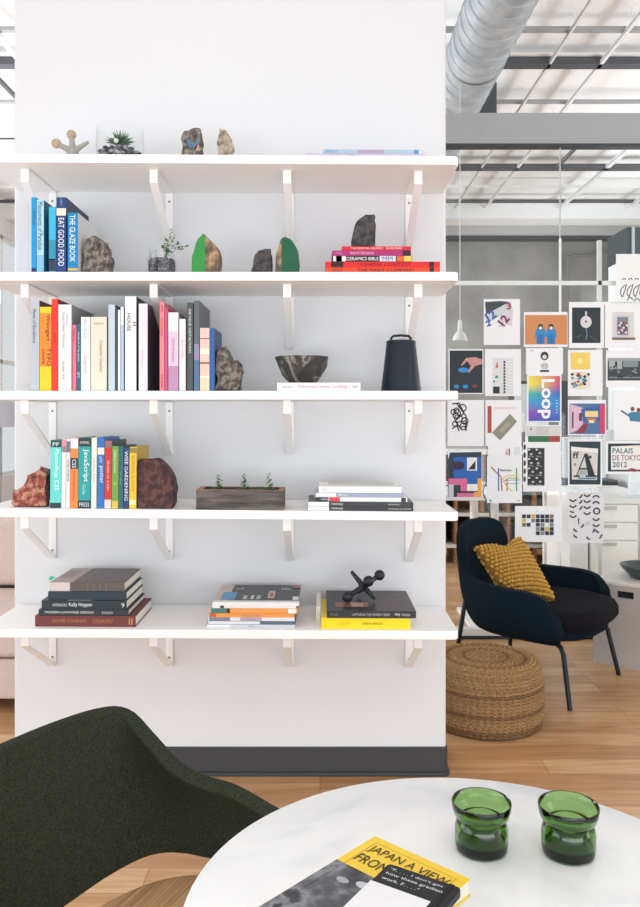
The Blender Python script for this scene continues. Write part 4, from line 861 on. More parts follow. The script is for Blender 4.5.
# ---------------------------------------------------------------- jute pouf
def pouf():
    c = Vector((.720, 3.53, 0)); R, H_ = .238, .268; rows = 25
    t = thing('braided_pouf', 'round braided jute pouf on the floor beside the white wall', 'pouf', tuple(c))
    cols = [ramp_mat('jute_a', [(.3, '#6b4e34'), (.5, '#98754f'), (.7, '#c4a27a')], scale=300, rough=.95, bump=.8),
            ramp_mat('jute_b', [(.3, '#745334'), (.5, '#a27e55'), (.7, '#ccac82')], scale=300, rough=.95, bump=.8),
            ramp_mat('jute_c', [(.3, '#543c28'), (.5, '#7d5e40'), (.7, '#a68564')], scale=300, rough=.95, bump=.8)]
    # centre line of the coils: side, shoulder, top spiral
    path = []
    for k in range(18): zz = .012+k*.0135; path.append((R*(1-.06*abs((zz-.12)/.13)**3), zz, 1, 0))
    for k in range(1, 5): a = k*.39; path.append((R*.945-.03+.03*math.cos(a), .245+.024*math.sin(a), math.cos(a), math.sin(a)))
    r_ = R*.945-.031-.012
    while r_ > .006: path.append((r_, .268+.004*(1-r_/R), 0, 1)); r_ -= .0125
    b = MB(); n = 480
    for q, (rr, zz, nr, nz) in enumerate(path):
        hw = .0078; m = cols[(0, 1, 0, 1, 1, 0, 2, 0, 1, 1, 0, 0, 2, 1, 0, 1, 1)[q % 17]] if q > 1 else cols[2]
        rowsv = []
        K = 6
        nn = n if rr > .1 else max(30, int(n*rr/.1))
        for s_ in range(K+1):
            a = math.pi*(s_/K-.5); row = []
            for j in range(nn+1):
                th = 2*math.pi*j/nn; jj = j % nn
                br = .0042*math.sin(jj*2*math.pi*(round(rr*230))/nn*1.0+(s_*1.6 if s_ < K/2 else (K-s_)*1.6))
                d = hw*math.cos(a)*1.1+br*math.cos(a); tang = hw*1.05*math.sin(a)
                r2 = rr+nr*d+(-nz)*tang; z2 = zz+nz*d+nr*tang
                row.append(c+Vector((max(r2, .0005)*math.cos(th), max(r2, .0005)*math.sin(th), max(z2, .0005))))
            rowsv.append(row)
        vs, fs = loft(rowsv); b.add(vs, fs, m)
    o = b.build('braided_cover', t, smooth=True, flip=False)
    MB().lathe([(0, .003), (R*.88, .003), (R*.98, .1), (R*.97, .14), (R*.86, .24), (R*.75, .264), (0, .266)], cols[2], c, n=60).build('filling', t, smooth=True)
pouf()
# ---------------------------------------------------------------- grey cube and bowl
def storage_cube():
    a, b2 = Vector((X(593, 4.35), 4.35, 0)), Vector((X(641, 4.195), 4.195, 0)); ex = (b2-a).normalized(); ey = Vector((-ex.y, ex.x, 0)); 
    H_ = Z(579, 4.35); L_, D_ = .5, .38
    t = thing('storage_cube', 'light grey box stool with a hand slot, beside the dark lounge chair', 'box', tuple(a))
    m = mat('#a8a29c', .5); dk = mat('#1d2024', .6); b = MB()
    s0, s1 = (X(617, 4.27)-a.x)/ex.x, (X(635, 4.2)-a.x)/ex.x; zt0, zt1 = Z(598.5, 4.25), Z(591.5, 4.25)
    T3 = .018
    for a0, a1, z0, z1 in ((0, L_, 0, zt0), (0, s0, zt0, zt1), (s1, L_, zt0, zt1), (0, L_, zt1, H_-T3)): frame_box(b, a, ex, ey, a0, a1, 0, T3, z0, z1, m)
    frame_box(b, a, ex, ey, 0, L_, D_-T3, D_, 0, H_-T3, m); frame_box(b, a, ex, ey, 0, T3, T3, D_-T3, 0, H_-T3, m); frame_box(b, a, ex, ey, L_-T3, L_, T3, D_-T3, 0, H_-T3, m)
    b.build('box_body', t)
    b = MB(); frame_box(b, a, ex, ey, 0, L_, 0, D_, H_-T3, H_, mat('#d0ccc8', .45)); b.build('box_top', t, bevel=.003)
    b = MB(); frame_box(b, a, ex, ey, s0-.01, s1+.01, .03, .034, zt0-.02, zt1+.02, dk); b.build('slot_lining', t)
    bc = onz(648, 578, H_); bc.z = H_+.0004
    w2 = thing('shallow_bowl', 'dark grey-green shallow bowl on the light grey box stool at the right edge', 'bowl', tuple(bc))
    rr = abs(X(621, bc.y)-bc.x)
    MB().lathe([(0, 0), (rr*.55, 0), (rr*.62, .006), (rr*.97, .06), (rr, .07), (rr*.97, .071), (rr*.9, .06), (rr*.5, .014), (0, .01)], ramp_mat('slate_glaze', [(.3, '#262f30'), (.6, '#434c4b')], scale=20, rough=.4), bc, n=48).build('bowl_body', w2, smooth=True)
storage_cube()
# ---------------------------------------------------------------- sofa behind the wall, left
def sofa():
    t = thing('beige_sofa', 'beige upholstered sofa partly hidden behind the left end of the white wall', 'sofa', (-1.75, 3.95, 0))
    m = ramp_mat('beige_weave', [(.35, '#cbb5ac'), (.65, '#dccac2')], scale=260, rough=.95, bump=.4, bd=.002)
    x0, x1 = -2.55, -1.02
    MB().box(x0, x1, 3.62, 4.42, .055, .235, m).build('sofa_base', t, bevel=.012, seg=3, smooth=True)
    MB().box(x0+.005, x1-.12, 3.60, 4.15, .242, .445, m).build('seat_cushion', t, bevel=.03, seg=4, smooth=True)
    MB().box(x0+.005, x1-.12, 4.13, 4.34, .45, .80, m).build('back_cushion', t, bevel=.04, seg=4, smooth=True)
    MB().box(x0, x1, 4.35, 4.44, .24, .78, m).build('sofa_back', t, bevel=.02, seg=3, smooth=True)
    MB().box(x1-.11, x1, 3.62, 4.34, .24, .58, m).build('arm', t, bevel=.02, seg=3, smooth=True)
    for x in (x0+.08, x1-.08):
        for y in (3.68, 4.36): MB().tube([(x, y, 0), (x, y, .055)], .018, mat('#2c2a2a', .5), n=12).build('leg', t)
sofa()

# ================================================================ PRINTS ON THE GLASS
pn = [0]
def printed(box, items, label, paper='#eff0f3', cat='print', Yp=None, curl=None, name='paper_print', group='prints hung on the glass wall'):
    k = pn[0]; pn[0] += 1
    Y = Yp if Yp else 4.806-.0042*(k % 5)
    x0, y0, x1, y1 = box; b = MB(); pm = mat(paper, .6, var=.01)
    b.box(X(x0, Y), X(x1, Y), Y, Y+.0012, Z(y1, Y), Z(y0, Y), pm)
    e = 0
    for it in items:
        e += .00012; y = Y-.0003-e; kind = it[0]
        pp = lambda px, py: (X(px, Y), y, Z(py, Y))
        if kind == 'r': _, a, c, d, f, col = it; b.poly([pp(a, f), pp(d, f), pp(d, c), pp(a, c)], col if not isinstance(col, str) else mat(col, .5))
        elif kind == 'p': b.poly([pp(*q) for q in it[1]], mat(it[2], .5))
        elif kind == 'c':
            _, cx, cy, r_, col = it[:5]; ry = it[5] if len(it) > 5 else r_
            b.poly([pp(cx+r_*math.cos(q*math.pi/10), cy-ry*math.sin(q*math.pi/10)) for q in range(20)], mat(col, .5))
        elif kind == 'l':
            _, pts, wd, col = it
            for (ax, ay), (bx, by) in zip(pts, pts[1:]):
                l = math.hypot(bx-ax, by-ay) or 1; nx_, ny_ = -(by-ay)/l*wd/2, (bx-ax)/l*wd/2
                b.poly([pp(ax+nx_, ay+ny_), pp(bx+nx_, by+ny_), pp(bx-nx_, by-ny_), pp(ax-nx_, ay-ny_)], mat(col, .5))
        elif kind == 'a':          # arc: cx, cy, r, a0, a1, width, col
            _, cx, cy, r_, a0, a1, wd, col = it; n = 10
            A_ = [math.radians(a0+(a1-a0)*q/n) for q in range(n+1)]
            for q in range(n):
                f = lambda a, rr: pp(cx+rr*math.cos(a), cy-rr*math.sin(a))
                b.poly([f(A_[q], r_-wd/2), f(A_[q], r_+wd/2), f(A_[q+1], r_+wd/2), f(A_[q+1], r_-wd/2)], mat(col, .5))
        elif kind == 't':
            _, st, a, c, d, f, col = it[:7]; dr = it[7] if len(it) > 7 else 'h'
            if dr == 'h': b.text(st, (X(a, Y), y, Z(f, Y)), (1, 0, 0), (0, 0, 1), X(d, Y)-X(a, Y), Z(c, Y)-Z(f, Y), mat(col, .5), keep=False, lift=0, bold=.018)
            elif dr == 'd': b.text(st, (X(a, Y), y, Z(c, Y)), (0, 0, -1), (1, 0, 0), Z(c, Y)-Z(f, Y), X(d, Y)-X(a, Y), mat(col, .5), keep=False, lift=0, bold=.03)
            else:
                an = math.radians(dr); xa = Vector((math.cos(an), 0, math.sin(an))); ya = Vector((-math.sin(an), 0, math.cos(an)))
                b.text(st, (X(a, Y), y, Z(c, Y)), xa, ya, (d)/F*Y, (f)/F*Y, mat(col, .5), keep=False, lift=0, bold=.04)
    o = b.build(name, loc=(X((x0+x1)/2, Y), Y, Z(y1, Y)))
    return tag(o, label, cat, group)
rnd = random.Random(21)
printed((483.8, 299, 520, 345), [('p', [(485, 302), (500, 301), (510, 302), (486, 315)], '#3c4a4c'), ('p', [(485, 315), (511, 301), (511, 310), (486, 324)], '#cfd2d8'), ('p', [(500, 318), (513, 308), (512, 326), (498, 322)], '#d8d0da'),
    ('t', '12', 489, 322, 10, 9, '#2f5fa8', 33), ('t', '2', 487, 327, 5, 6, '#3b67ad', 20), ('t', '12', 504, 327, 10, 9, '#7d2a4a', 52), ('t', '3', 507, 310, 5, 7, '#a54a62', 10), ('l', [(498, 326), (506, 326)], .8, '#b0b0b4')], 'white print with slanted blue and wine-red numerals, top row left')
printed((524, 312, 567.5, 347), [('r', 525, 315, 567, 344.5, '#cf8a55')]+sum([[('r', x-4, 329, x+4, 344, '#2277b8'), ('p', [(x-6, 338), (x-4.5, 330), (x+4.5, 330), (x+6, 338), (x, 334)], '#2f86c6'), ('c', x, 327, 2.6, '#22242a', 3), ('c', x, 328, 1.7, '#d8dde0'), ('r', x-.3, 335, x+.3, 344, '#14548a')] for x in (540.5, 551)], []), 'print of two figures in blue suits on an orange ground')
printed((569, 302, 604, 348), [('r', 572, 307.5, 600.5, 343, '#1f2b33'), ('c', 586, 322, 5.6, '#d7d4d8', 6), ('c', 586, 321.5, 1.2, '#8a5a68'), ('r', 585, 311.5, 587, 316, '#c3c6c8'), ('l', [(586, 328), (587, 334), (586, 340)], .8, '#7d8c92'), ('l', [(577, 337), (582, 335)], .5, '#5d6c74'), ('l', [(590, 336), (597, 341)], .5, '#5d6c74')], 'black print with a pale sphere in its centre, white border')
printed((605, 303, 643, 348), [('r', 612, 312, 634, 338, '#d9d5d3'), ('r', 614.5, 315, 630, 338, '#c9ccd2'), ('r', 617, 317, 628, 335, '#7b8591')]+[('c', 618.6+2.4*i+(j % 2)*1.0, 323+2.4*j, 1.1, ('#b23a4a', '#e8e2e0', '#2e4a6c')[(i+j) % 3]) for i in range(4) for j in range(5)]+[('r', 612, 337.5, 635, 340, '#7d6a58')], 'white print of a patterned playing-card box, right edge of the top row')
sq = [('r', 616, 262, 645, 302, '#eff1f1')]
for k in range(4):
    x = 621+k*6.4; sq += [('l', [(x+4, 285), (x, 289), (x-.5, 294), (x+1.5, 297), (x+4, 290), (x+5.6, 284)], .9, '#25272b'), ('a', x+3, 280, 1.6, 0, 180, .9, '#25272b')]
sq += [('a', 630, 300, 2.4, 0, 200, .9, '#25272b'), ('a', 637, 301, 2.4, 0, 200, .9, '#25272b')]
printed((616, 254, 645, 302), sq, 'large white print with black squiggly lettering at the upper right edge')
printed((448.6, 349, 483.3, 394), [('r', 449.6, 350.5, 482.5, 393, '#1e2a34'), ('c', 463.5, 370, 5.4, '#2a90d8', 2.4), ('p', [(461, 365), (466, 358), (475, 357), (482.4, 359.5), (482.4, 364), (475, 366), (469, 373), (467.5, 372), (471, 366), (467, 361), (462, 366)], '#c9908a'),
    ('c', 456.5, 386.5, 2.6, '#2d8cd0', 1.9), ('c', 465.5, 386.5, 2.8, '#2d8cd0', 1.9), ('c', 475, 386, 2.7, '#8e2c44', 1.5)], 'dark print of a hand above a blue disc, left edge of the wall of prints')
tb = [('r', 492.5, 358, 513, 394, '#e4e4e6')]+[('l', [(493, 360+3*i), (513, 360+3*i)], .35, '#b9bcc2') for i in range(12)]+[('r', 503.5, 361+3*i, 505.2, 363+3*i, '#1e2226') for i in range(11)]+[('r', 493, 386.5, 499.5, 393.5, '#1f2a30'), ('p', [(495, 368), (497.5, 361), (498, 368)], '#d2695c'), ('c', 496.5, 377, 1.5, '#3f9a6c'), ('c', 494, 381.5, 1, '#2d6b58')]
printed((485, 349, 521, 396), tb, 'white print with a small table of black dots')
printed((526, 348, 563, 374), [('c', 544.5, 356, 4, '#2a2a2e', 4.4), ('c', 544.5, 357, 2.2, '#d9d6d6'), ('c', 544.5, 366, 4, '#c9c9cb', 3.6), ('c', 543, 365.5, .5, '#2a2a2e'), ('c', 546, 365.5, .5, '#2a2a2e'), ('r', 540, 370, 549, 372, '#2a2a2e'), ('r', 530.5, 350, 533, 351, '#a8a8aa')], 'small white print of two round heads above the rainbow poster')
def rainbow():
    m = bpy.data.materials.new('rainbow_print'); m.use_nodes = True; nt = m.node_tree; b = nt.nodes['Principled BSDF']
    tc = nt.nodes.new('ShaderNodeTexCoord'); sp = nt.nodes.new('ShaderNodeSeparateXYZ'); nt.links.new(tc.outputs['Generated'], sp.inputs[0])
    def ramp(st, src):
        r = nt.nodes.new('ShaderNodeValToRGB'); e = r.color_ramp.elements; e[0].position = st[0][0]; e[0].color = lin(st[0][1]); e[1].position = st[-1][0]; e[1].color = lin(st[-1][1])
        for p, c in st[1:-1]: x = e.new(p); x.color = lin(c)
        nt.links.new(src, r.inputs[0]); return r
    l_ = ramp([(0, '#2a2fb0'), (.2, '#8a2fb0'), (.42, '#1a98c8'), (.6, '#3ab8a0'), (.78, '#f4ea28'), (1, '#ece030')], sp.outputs['Z'])
    r_ = ramp([(0, '#0540b0'), (.4, '#0588d4'), (.6, '#2a50c0'), (.74, '#b81488'), (1, '#e01460')], sp.outputs['Z'])
    x = nt.nodes.new('ShaderNodeMix'); x.data_type = 'RGBA'; nt.links.new(sp.outputs['X'], x.inputs['Factor']); nt.links.new(l_.outputs[0], x.inputs['A']); nt.links.new(r_.outputs[0], x.inputs['B'])
    nt.links.new(x.outputs['Result'], b.inputs['Base Color']); b.inputs['Roughness'].default_value = .4; return m
printed((527, 374, 561, 422), [('r', 528.5, 376, 560, 421, rainbow()), ('t', 'Loop', 537.5, 379, 554.5, 419, '#f3f3f6', 'd')]+[('r', 556, 400+3*i, 557.5, 401+3*i, '#bcd8ee') for i in range(5)], 'bright rainbow-coloured poster with large white sideways lettering')
art = [('r', 570.5, 352.5, 590, 369.5, '#f0cf62'), ('c', 580, 361, 3, '#f4dfa0'), ('r', 570.5, 372, 590, 389, '#e6dfcc')]
for k in range(26): art.append(('c', 572+rnd.random()*16.5, 373.5+rnd.random()*14, 1.5, rnd.choice(['#b8323c', '#e4c043', '#2f5b6a', '#3b9ac0', '#2f2f33', '#4a8a58']), 1.3))
printed((568, 350, 602.5, 396), art, 'white print with a yellow square above a multicoloured square')
art = [('r', 607.5, 358, 642, 380.5, '#3a4146'), ('r', 607.5, 358, 642, 361, '#9aa0a4'), ('r', 609, 361, 622, 369, '#aab0b2'), ('r', 623, 361, 638, 367, '#7d8c8c'), ('c', 616, 364, 1.2, '#202428', 3), ('r', 609, 377, 642, 378, '#8a9296')]
for k in range(24): art.append(('c', 609+rnd.random()*31, 366+rnd.random()*11, 1.3, rnd.choice(['#1c2024', '#6c757a', '#8f989c', '#2a3034']), 1))
printed((606, 350, 642, 387), art, 'black-and-white photograph print with a white border at the right')
scr = []
for k in range(9): scr += [('a', 455+rnd.random()*11, 408+k*2.6, 2.4+rnd.random()*1.6, rnd.random()*360, 540, 1.2, '#1e1f22')]
scr += [('l', [(452, 404), (459, 403), (464, 413), (455, 421), (462, 430)], 1.3, '#1e1f22'), ('l', [(457, 404), (466, 416), (466, 431)], 1.3, '#1e1f22'), ('l', [(452, 429), (457, 425), (459, 431)], 1.3, '#1e1f22'), ('a', 453.5, 412, 2.6, 0, 360, 1.2, '#1e1f22'), ('a', 455, 424, 2.6, 0, 360, 1.2, '#1e1f22')]
printed((447.5, 400, 484, 446), scr, 'white print with a tangle of black interlaced lettering, left edge')
printed((485.5, 400, 521.5, 446), [('r', 487.5, 406, 491.5, 433, '#b04a44'), ('p', [(492, 432.5), (510, 414, ), (517, 421.5), (500, 440.5)], '#8c8a78'), ('p', [(499, 430), (508, 421), (511, 424), (502, 433)], '#a3a08c'), ('r', 494, 407, 516, 409, '#e9d3d3')], 'pale print with a red bar and a slanting grey slab')
printed((568, 400, 606, 435), [('r', 569.5, 403.5, 605, 434, '#4b6f9e'), ('p', [(570, 404), (583, 408), (583, 428), (570, 433.5)], '#dcb6cc'), ('r', 572, 412, 573.5, 428, '#2a3648'), ('p', [(581, 409), (600, 405.5), (600, 421), (583, 422)], '#2a5f9c'), ('r', 585, 411, 598, 417, '#e8d490'), ('p', [(600, 405), (605, 404), (605, 434), (600, 432)], '#cc3a64'),
    ('p', [(575, 433), (583, 424), (588, 424), (584, 433)], '#8c2f44'), ('r', 579, 413, 582, 421, '#6c2436'), ('r', 587, 418, 596, 422, '#c9743c'), ('r', 589, 420, 594, 423, '#f0e0b0')], 'print of a blue and pink painted room interior')
printed((614, 391, 642, 440), [('p', [(621, 410), (628, 414), (631, 412), (640, 412), (641, 422), (630, 421), (629, 417), (622, 412)], '#3a7d9a'), ('c', 632.5, 409, 1.9, '#7a3034', 2.2), ('c', 638.5, 410, 1.9, '#7a3034', 2.2), ('l', [(621, 410.5), (626, 414)], 1.3, '#3c2a2a')], 'white print of small figures in teal with red caps, right edge')
printed((525, 425, 561, 442), [('r', 525.5, 426, 560.5, 436, '#d6d4d2'), ('r', 528, 436, 549, 442, '#2e6b4a'), ('r', 549, 436, 560, 442, '#a3423c'), ('c', 531, 429, 1, '#4a4a4e')]+[('l', [(536, 428+2*i), (549, 428+2*i)], .4, '#8a8a8e') for i in range(4)], 'low print with a green and a red strip, below the rainbow poster')
printed((568, 439, 602, 486), [('r', 569.5, 441.5, 600.5, 484.5, '#1f3440'), ('p', [(571, 447), (598, 448.5), (597, 480), (572, 479.5)], '#d6d2cc'), ('p', [(571, 446.5), (598, 449), (598, 453), (571, 450)], '#eceae6'), ('p', [(584, 453.5), (587.5, 453.5), (595, 475.5), (588, 475.5)], '#16242c'), ('l', [(585, 454), (576.5, 476)], 1.2, '#16242c'), ('r', 579, 468, 590, 469.6, '#16242c'), ('r', 573.5, 475.3, 580, 477, '#16242c'), ('r', 585.5, 475.3, 597, 477, '#16242c'), ('r', 574, 463, 576, 466, '#8c9296'), ('p', [(579, 470), (586, 470), (587, 475), (577, 475)], '#a9b0b4'), ('t', 'ff', 572.5, 452, 579, 458.5, '#2c3a40'), ('c', 590, 457, 1.6, '#2c3a40'), ('r', 578, 477.5, 596, 479, '#3f86a8')], 'dark-bordered print with one large black capital letter')
pal = [('r', 608, 443.5, 645, 471.5, '#22323a'), ('p', [(611, 446.5), (645, 445), (645, 469.5), (611, 469.8)], '#ebe9e5'), ('t', 'PALAIS', 612.5, 448, 633, 453.5, '#2f6474'), ('t', 'DE TOKYO', 612.5, 455, 641, 460.5, '#8a6a78'), ('t', '2012', 612.5, 461.8, 627, 467.3, '#2a5f7c'), ('p', [(626, 470), (632, 468), (640, 470.5), (634, 472)], '#8c3f48')]
printed((606, 441, 645, 474), pal, 'dark-framed landscape print with rows of coloured capitals')
printed((448, 451, 482, 497), [('p', [(448, 460), (450, 452.5), (481.5, 452), (481.5, 497), (448, 497)], '#1f3344'), ('r', 453.5, 457, 481, 484, '#1b5fb0'), ('r', 450, 457, 453.5, 478, '#1f3344'), ('c', 460, 465.5, 4.6, '#2c1f38', 4), ('r', 453.5, 461.5, 460, 469.5, '#2c1f38'), ('r', 467, 457.5, 477, 470.5, '#eaeaea'), ('p', [(468, 469.5), (475.5, 460.5), (475.5, 469.5)], '#1f2a38'),
    ('r', 448.5, 478.5, 467, 491, '#d96a98'), ('r', 453.5, 485, 460.5, 492, '#1f3a3a'), ('r', 467, 484, 477.5, 491, '#eaeaea'), ('r', 477.5, 478.5, 481.5, 497, '#eaa53a'), ('r', 467, 492, 481.5, 497, '#eaa53a'), ('r', 453.5, 491.5, 474, 493, '#1f2a30'), ('r', 448.5, 484.5, 453.5, 497, '#c8ccd2'), ('r', 457, 493, 474, 497, '#d96a98')], 'geometric print of blue, pink and orange blocks, left edge')
printed((488, 446, 522, 457), [('p', [(505, 455), (507, 447.5), (508, 455)], '#c9a9a0'), ('r', 508.5, 448.5, 510, 455.5, '#b8623c'), ('r', 514, 447, 520, 455, '#dde0ea')], 'narrow pale sheet showing above the print of coloured lines')
mp = [('l', [(491, 467), (501, 477), (502, 491)], 1.2, '#b8433e'), ('l', [(498.5, 468), (498.5, 491)], 1.2, '#2f62a8'), ('l', [(507, 479), (507, 491)], 1.2, '#c9683a'), ('l', [(516.5, 468), (516.5, 491)], 1.3, '#3b9a5a'), ('l', [(502, 480), (506, 476), (519, 475)], 1, '#e3c04a'), ('l', [(503, 482), (508, 478), (519, 478)], .9, '#a8a25a'), ('l', [(504, 481), (510, 480), (520, 480)], .6, '#5c7ab8'), ('l', [(504, 482), (508, 488), (512, 491)], 1, '#e3b83a'), ('l', [(505, 484), (519, 483)], .5, '#8e6aa8'),
      ('t', 'Manhattan', 500.5, 469, 511.5, 471.2, '#2a2a2e'), ('c', 490.5, 500.5, 1.3, '#5aa88a'), ('r', 517.5, 500, 519.5, 501, '#5aa88a')]
printed((487, 456, 522, 503), mp, 'white print with a diagram of thin coloured lines')
hd = [('r', 527.5, 448, 544.5, 485.5, '#2c2e32')]
for i in range(2):
    for j in range(4): hd += [('c', 531.5+7.6*i, 452.5+9.4*j, 3.9, '#26272b', 4.6), ('c', 531.5+7.6*i+rnd.uniform(-1.5, 1.5), 453.5+9.4*j+rnd.uniform(-1, 1), 1.5, '#b0b1b4', 1.2), ('c', 529+7.6*i, 449.6+9.4*j, 1.2, '#e0e0e2', .9), ('l', [(528.5+7.6*i, 456+9.4*j), (534+7.6*i, 457+9.4*j)], .8, '#8a8a8e')]
hd += [('c', 524.5, 447+8*j, 1.2, '#3a3a3e', 2.8) for j in range(5)]
printed((523, 442, 560.5, 491.5), hd, 'white print with a tall black-and-white block of stacked heads')
gd = [('c', 537, 511, 1.2, '#b8b8ba', .4)]
for i in range(7):
    for j in range(5):
        if (i < 2 and j > 2) or rnd.random() < .15: continue
        gd.append(('r', 522+4.6*i, 514.5+4.2*j, 525.9+4.6*i, 518.2+4.2*j, rnd.choice(['#1c1d21', '#2a2b2f', '#55575c', '#2a2c30', '#8a6a4a', '#d8b84a', '#8a8c92', '#2a3448'])))
printed((515, 506, 562, 542), gd, 'white landscape print with a grid of tiny pictures, lowest of the prints')
ar = []
for (x, y, a0) in [(573, 498, 200), (573, 504, 200), (573, 509, 210), (573, 514, 200), (578.5, 494.5, 280), (578.5, 500, 280), (578.5, 506, 280), (587, 493, 200), (587, 499, 200), (587, 505, 200), (587, 511, 200), (596, 499, 20), (596, 505, 20), (596, 517, 200), (596, 523, 200), (580, 524, 280), (577, 528, 190), (577, 534, 190), (590, 536, 190), (591, 529, 290), (599, 529, 190), (598, 535, 290)]:
    ar.append(('a', x, y, 3.3, a0, a0+(140 if a0 in (200, 20) else 80), 1.5, '#1f2024'))
ar += [('a', 596.5, 511, 3.0, 0, 360, 1.4, '#1f2024'), ('l', [(578.5, 518), (578.5, 524)], 1.1, '#1f2024'), ('c', 588, 523, 2.4, '#cfccd0')]
printed((568, 493, 604, 543), ar, 'pale grey print scattered with black arcs and one ring, beside the drawers', paper='#dedce0')

# ================================================================ BEHIND THE GLASS
lp = thing('pendant_lamp', 'small white metal pendant lamp hanging left of the prints', 'lamp', (X(460, 5.6), 5.6, Z(340.5, 5.6)))
lx, lz = X(460, 5.6), Z(340.5, 5.6)
MB().lathe([(.052, 0), (.05, .008), (.044, .03), (.028, .055), (.016, .063), (.015, .10), (.012, .14), (0, .142)], mat('#dcdcdc', .35), (lx, 5.6, lz), n=40).build('lamp_shade', lp, smooth=True)
MB().tube([(lx, 5.6, lz+.14), (lx, 5.6, 3.615)], .003, mat('#cfcfcf', .5), n=8).build('cord', lp)
def frame_leg_desk():
    Y0, Y1 = 5.25, 5.95; x0, x1 = X(447, 5.25)-.1, X(508, 5.25)
    t = thing('white_desk', 'white desk with thick round legs behind the glass, above the dark lounge chair', 'desk', ((x0+x1)/2, 5.6, 0))
    zt_ = Z(496, 5.25)
    MB().box(x0, x1, Y0, Y1, zt_-.03, zt_, WMET).build('desk_top', t, bevel=.003)
    for px in (474, 494.5):
        x = X(px, 5.4); MB().tube([(x, 5.4, .0205), (x, 5.4, zt_-.0305)], .027, WMET, n=20).build('leg', t, smooth=True)
    MB().box(X(466, 5.15), X(503, 5.15), 4.98, 5.5, 0, .02, WMET).build('foot_plate', t, bevel=.003)
    return zt_, x0, x1
zd, dx0, dx1 = frame_leg_desk()
cb = MB(); cb.tube(cr([P(484, 470, 5.2), P(486, 482, 5.2), P(483, 492, 5.22), P(488, 505, 5.22), P(490, 520, 5.22), P(486, 545, 5.22)], 30), .005, mat('#4a5a66', .5), n=8)
o = cb.build('power_cable', smooth=True, loc=P(488, 505, 5.22)); tag(o, 'thin grey cable hanging in front of the white desk between two prints', 'cable')
def drawers():
    Y0 = 5.2; x0, x1 = X(591, Y0), X(591, Y0)+.95; zt_ = Z(501, Y0)
    t = thing('drawer_cabinet', 'white office drawer cabinet behind the glass at the right edge', 'cabinet', ((x0+x1)/2, 5.45, 0))
    m = mat('#f3f1ed', .5); MB().box(x0, x1, Y0+.02, 5.75, 0, zt_-.02, m).build('cabinet_body', t, bevel=.003)
    MB().box(x0-.01, x1, Y0, 5.76, zt_-.02, zt_, mat('#e8e6e2', .4)).build('cabinet_top', t, bevel=.003)
    gap = mat('#7a7a78', .6)
    for c0, c1 in ((x0, X(638.5, Y0)), (X(639.3, Y0), x1)):
        ys = [504.5, 522.5, 540.5, 600]
        for a, b2 in zip(ys, ys[1:]):
            dr = MB().box(c0+.004, c1-.004, Y0, Y0+.019, Z(b2-.6, Y0), Z(a+.6, Y0), m).build('drawer', t, bevel=.002)
            zc = Z(a+3.2, Y0); w_ = (c1-c0)*.42; xx = c0+(c1-c0)*.32
            hb = MB().box(xx-w_/2, xx+w_/2, Y0-.012, Y0, zc-.002, zc+.008, mat('#bdbab6', .4)).box(xx-w_/2, xx+w_/2, Y0-.012, Y0-.008, zc-.012, zc-.002, mat('#bdbab6', .4)); hb.build('handle', dr)
    MB().box(x0-.13, x0-.012, 5.22, 5.75, 0, Z(494, 5.22), mat('#f1f1f1', .4)).build('side_panel', t, bevel=.003)
    return zt_
zc_ = drawers()
def monitor(px0, py0, px1, py1, Y, zbase, label):
    x0, x1 = X(px0, Y), X(px1, Y); z1, z0 = Z(py0, Y), Z(py1, Y); cx = (x0+x1)/2
    t = thing('computer_monitor', label, 'monitor', (cx, Y, zbase), 'monitors behind the glass')
    MB().box(x0, x1, Y, Y+.035, z0, z1, mat('#cfd2d5', .35)).build('monitor_shell', t, bevel=.01, seg=3)
    MB().box(x0+.015, x1-.015, Y+.0355, Y+.037, z0+.06, z1-.015, mat('#15171b', .2)).build('screen', t)
    s_ = MB(); s_.box(cx-.045, cx+.045, Y-.02, Y-.001, zbase+.006, (z0+z1)/2, mat('#e2e4e6', .35)); s_.box(cx-.1, cx+.1, Y-.1, Y+.1, zbase+.0005, zbase+.007, mat('#e2e4e6', .35)); s_.build('stand', t, bevel=.003)
monitor(605, 430, 664, 474, 5.5, zc_, 'white-backed computer monitor on the drawer cabinet behind the capitals print')
tbd = MB()
def big_desk():
    zt_ = .74; x0, x1, Y0, Y1 = 1.80, 1.78, 6.0, 6.7
    t = thing('work_table', 'white work table behind the glass between the prints', 'desk', ((x0+x1)/2, 6.3, 0))
    MB().box(x0, 2.45, Y0, Y1, zt_-.03, zt_, WMET).build('desk_top', t, bevel=.003)
    for x in (x0+.05, 2.4):
        for y in (Y0+.05, Y1-.05): MB().box(x-.02, x+.02, y-.02, y+.02, 0, zt_-.03, WMET).build('leg', t)
    return zt_
z7 = big_desk()
monitor(563, 437, 606, 478, 6.3, z7, 'computer monitor with a pale stand behind the capital letter print')
monitor(515, 384, 549, 432, 7.35, 1.005, 'grey computer monitor standing on the wooden cabinet behind the rainbow poster')
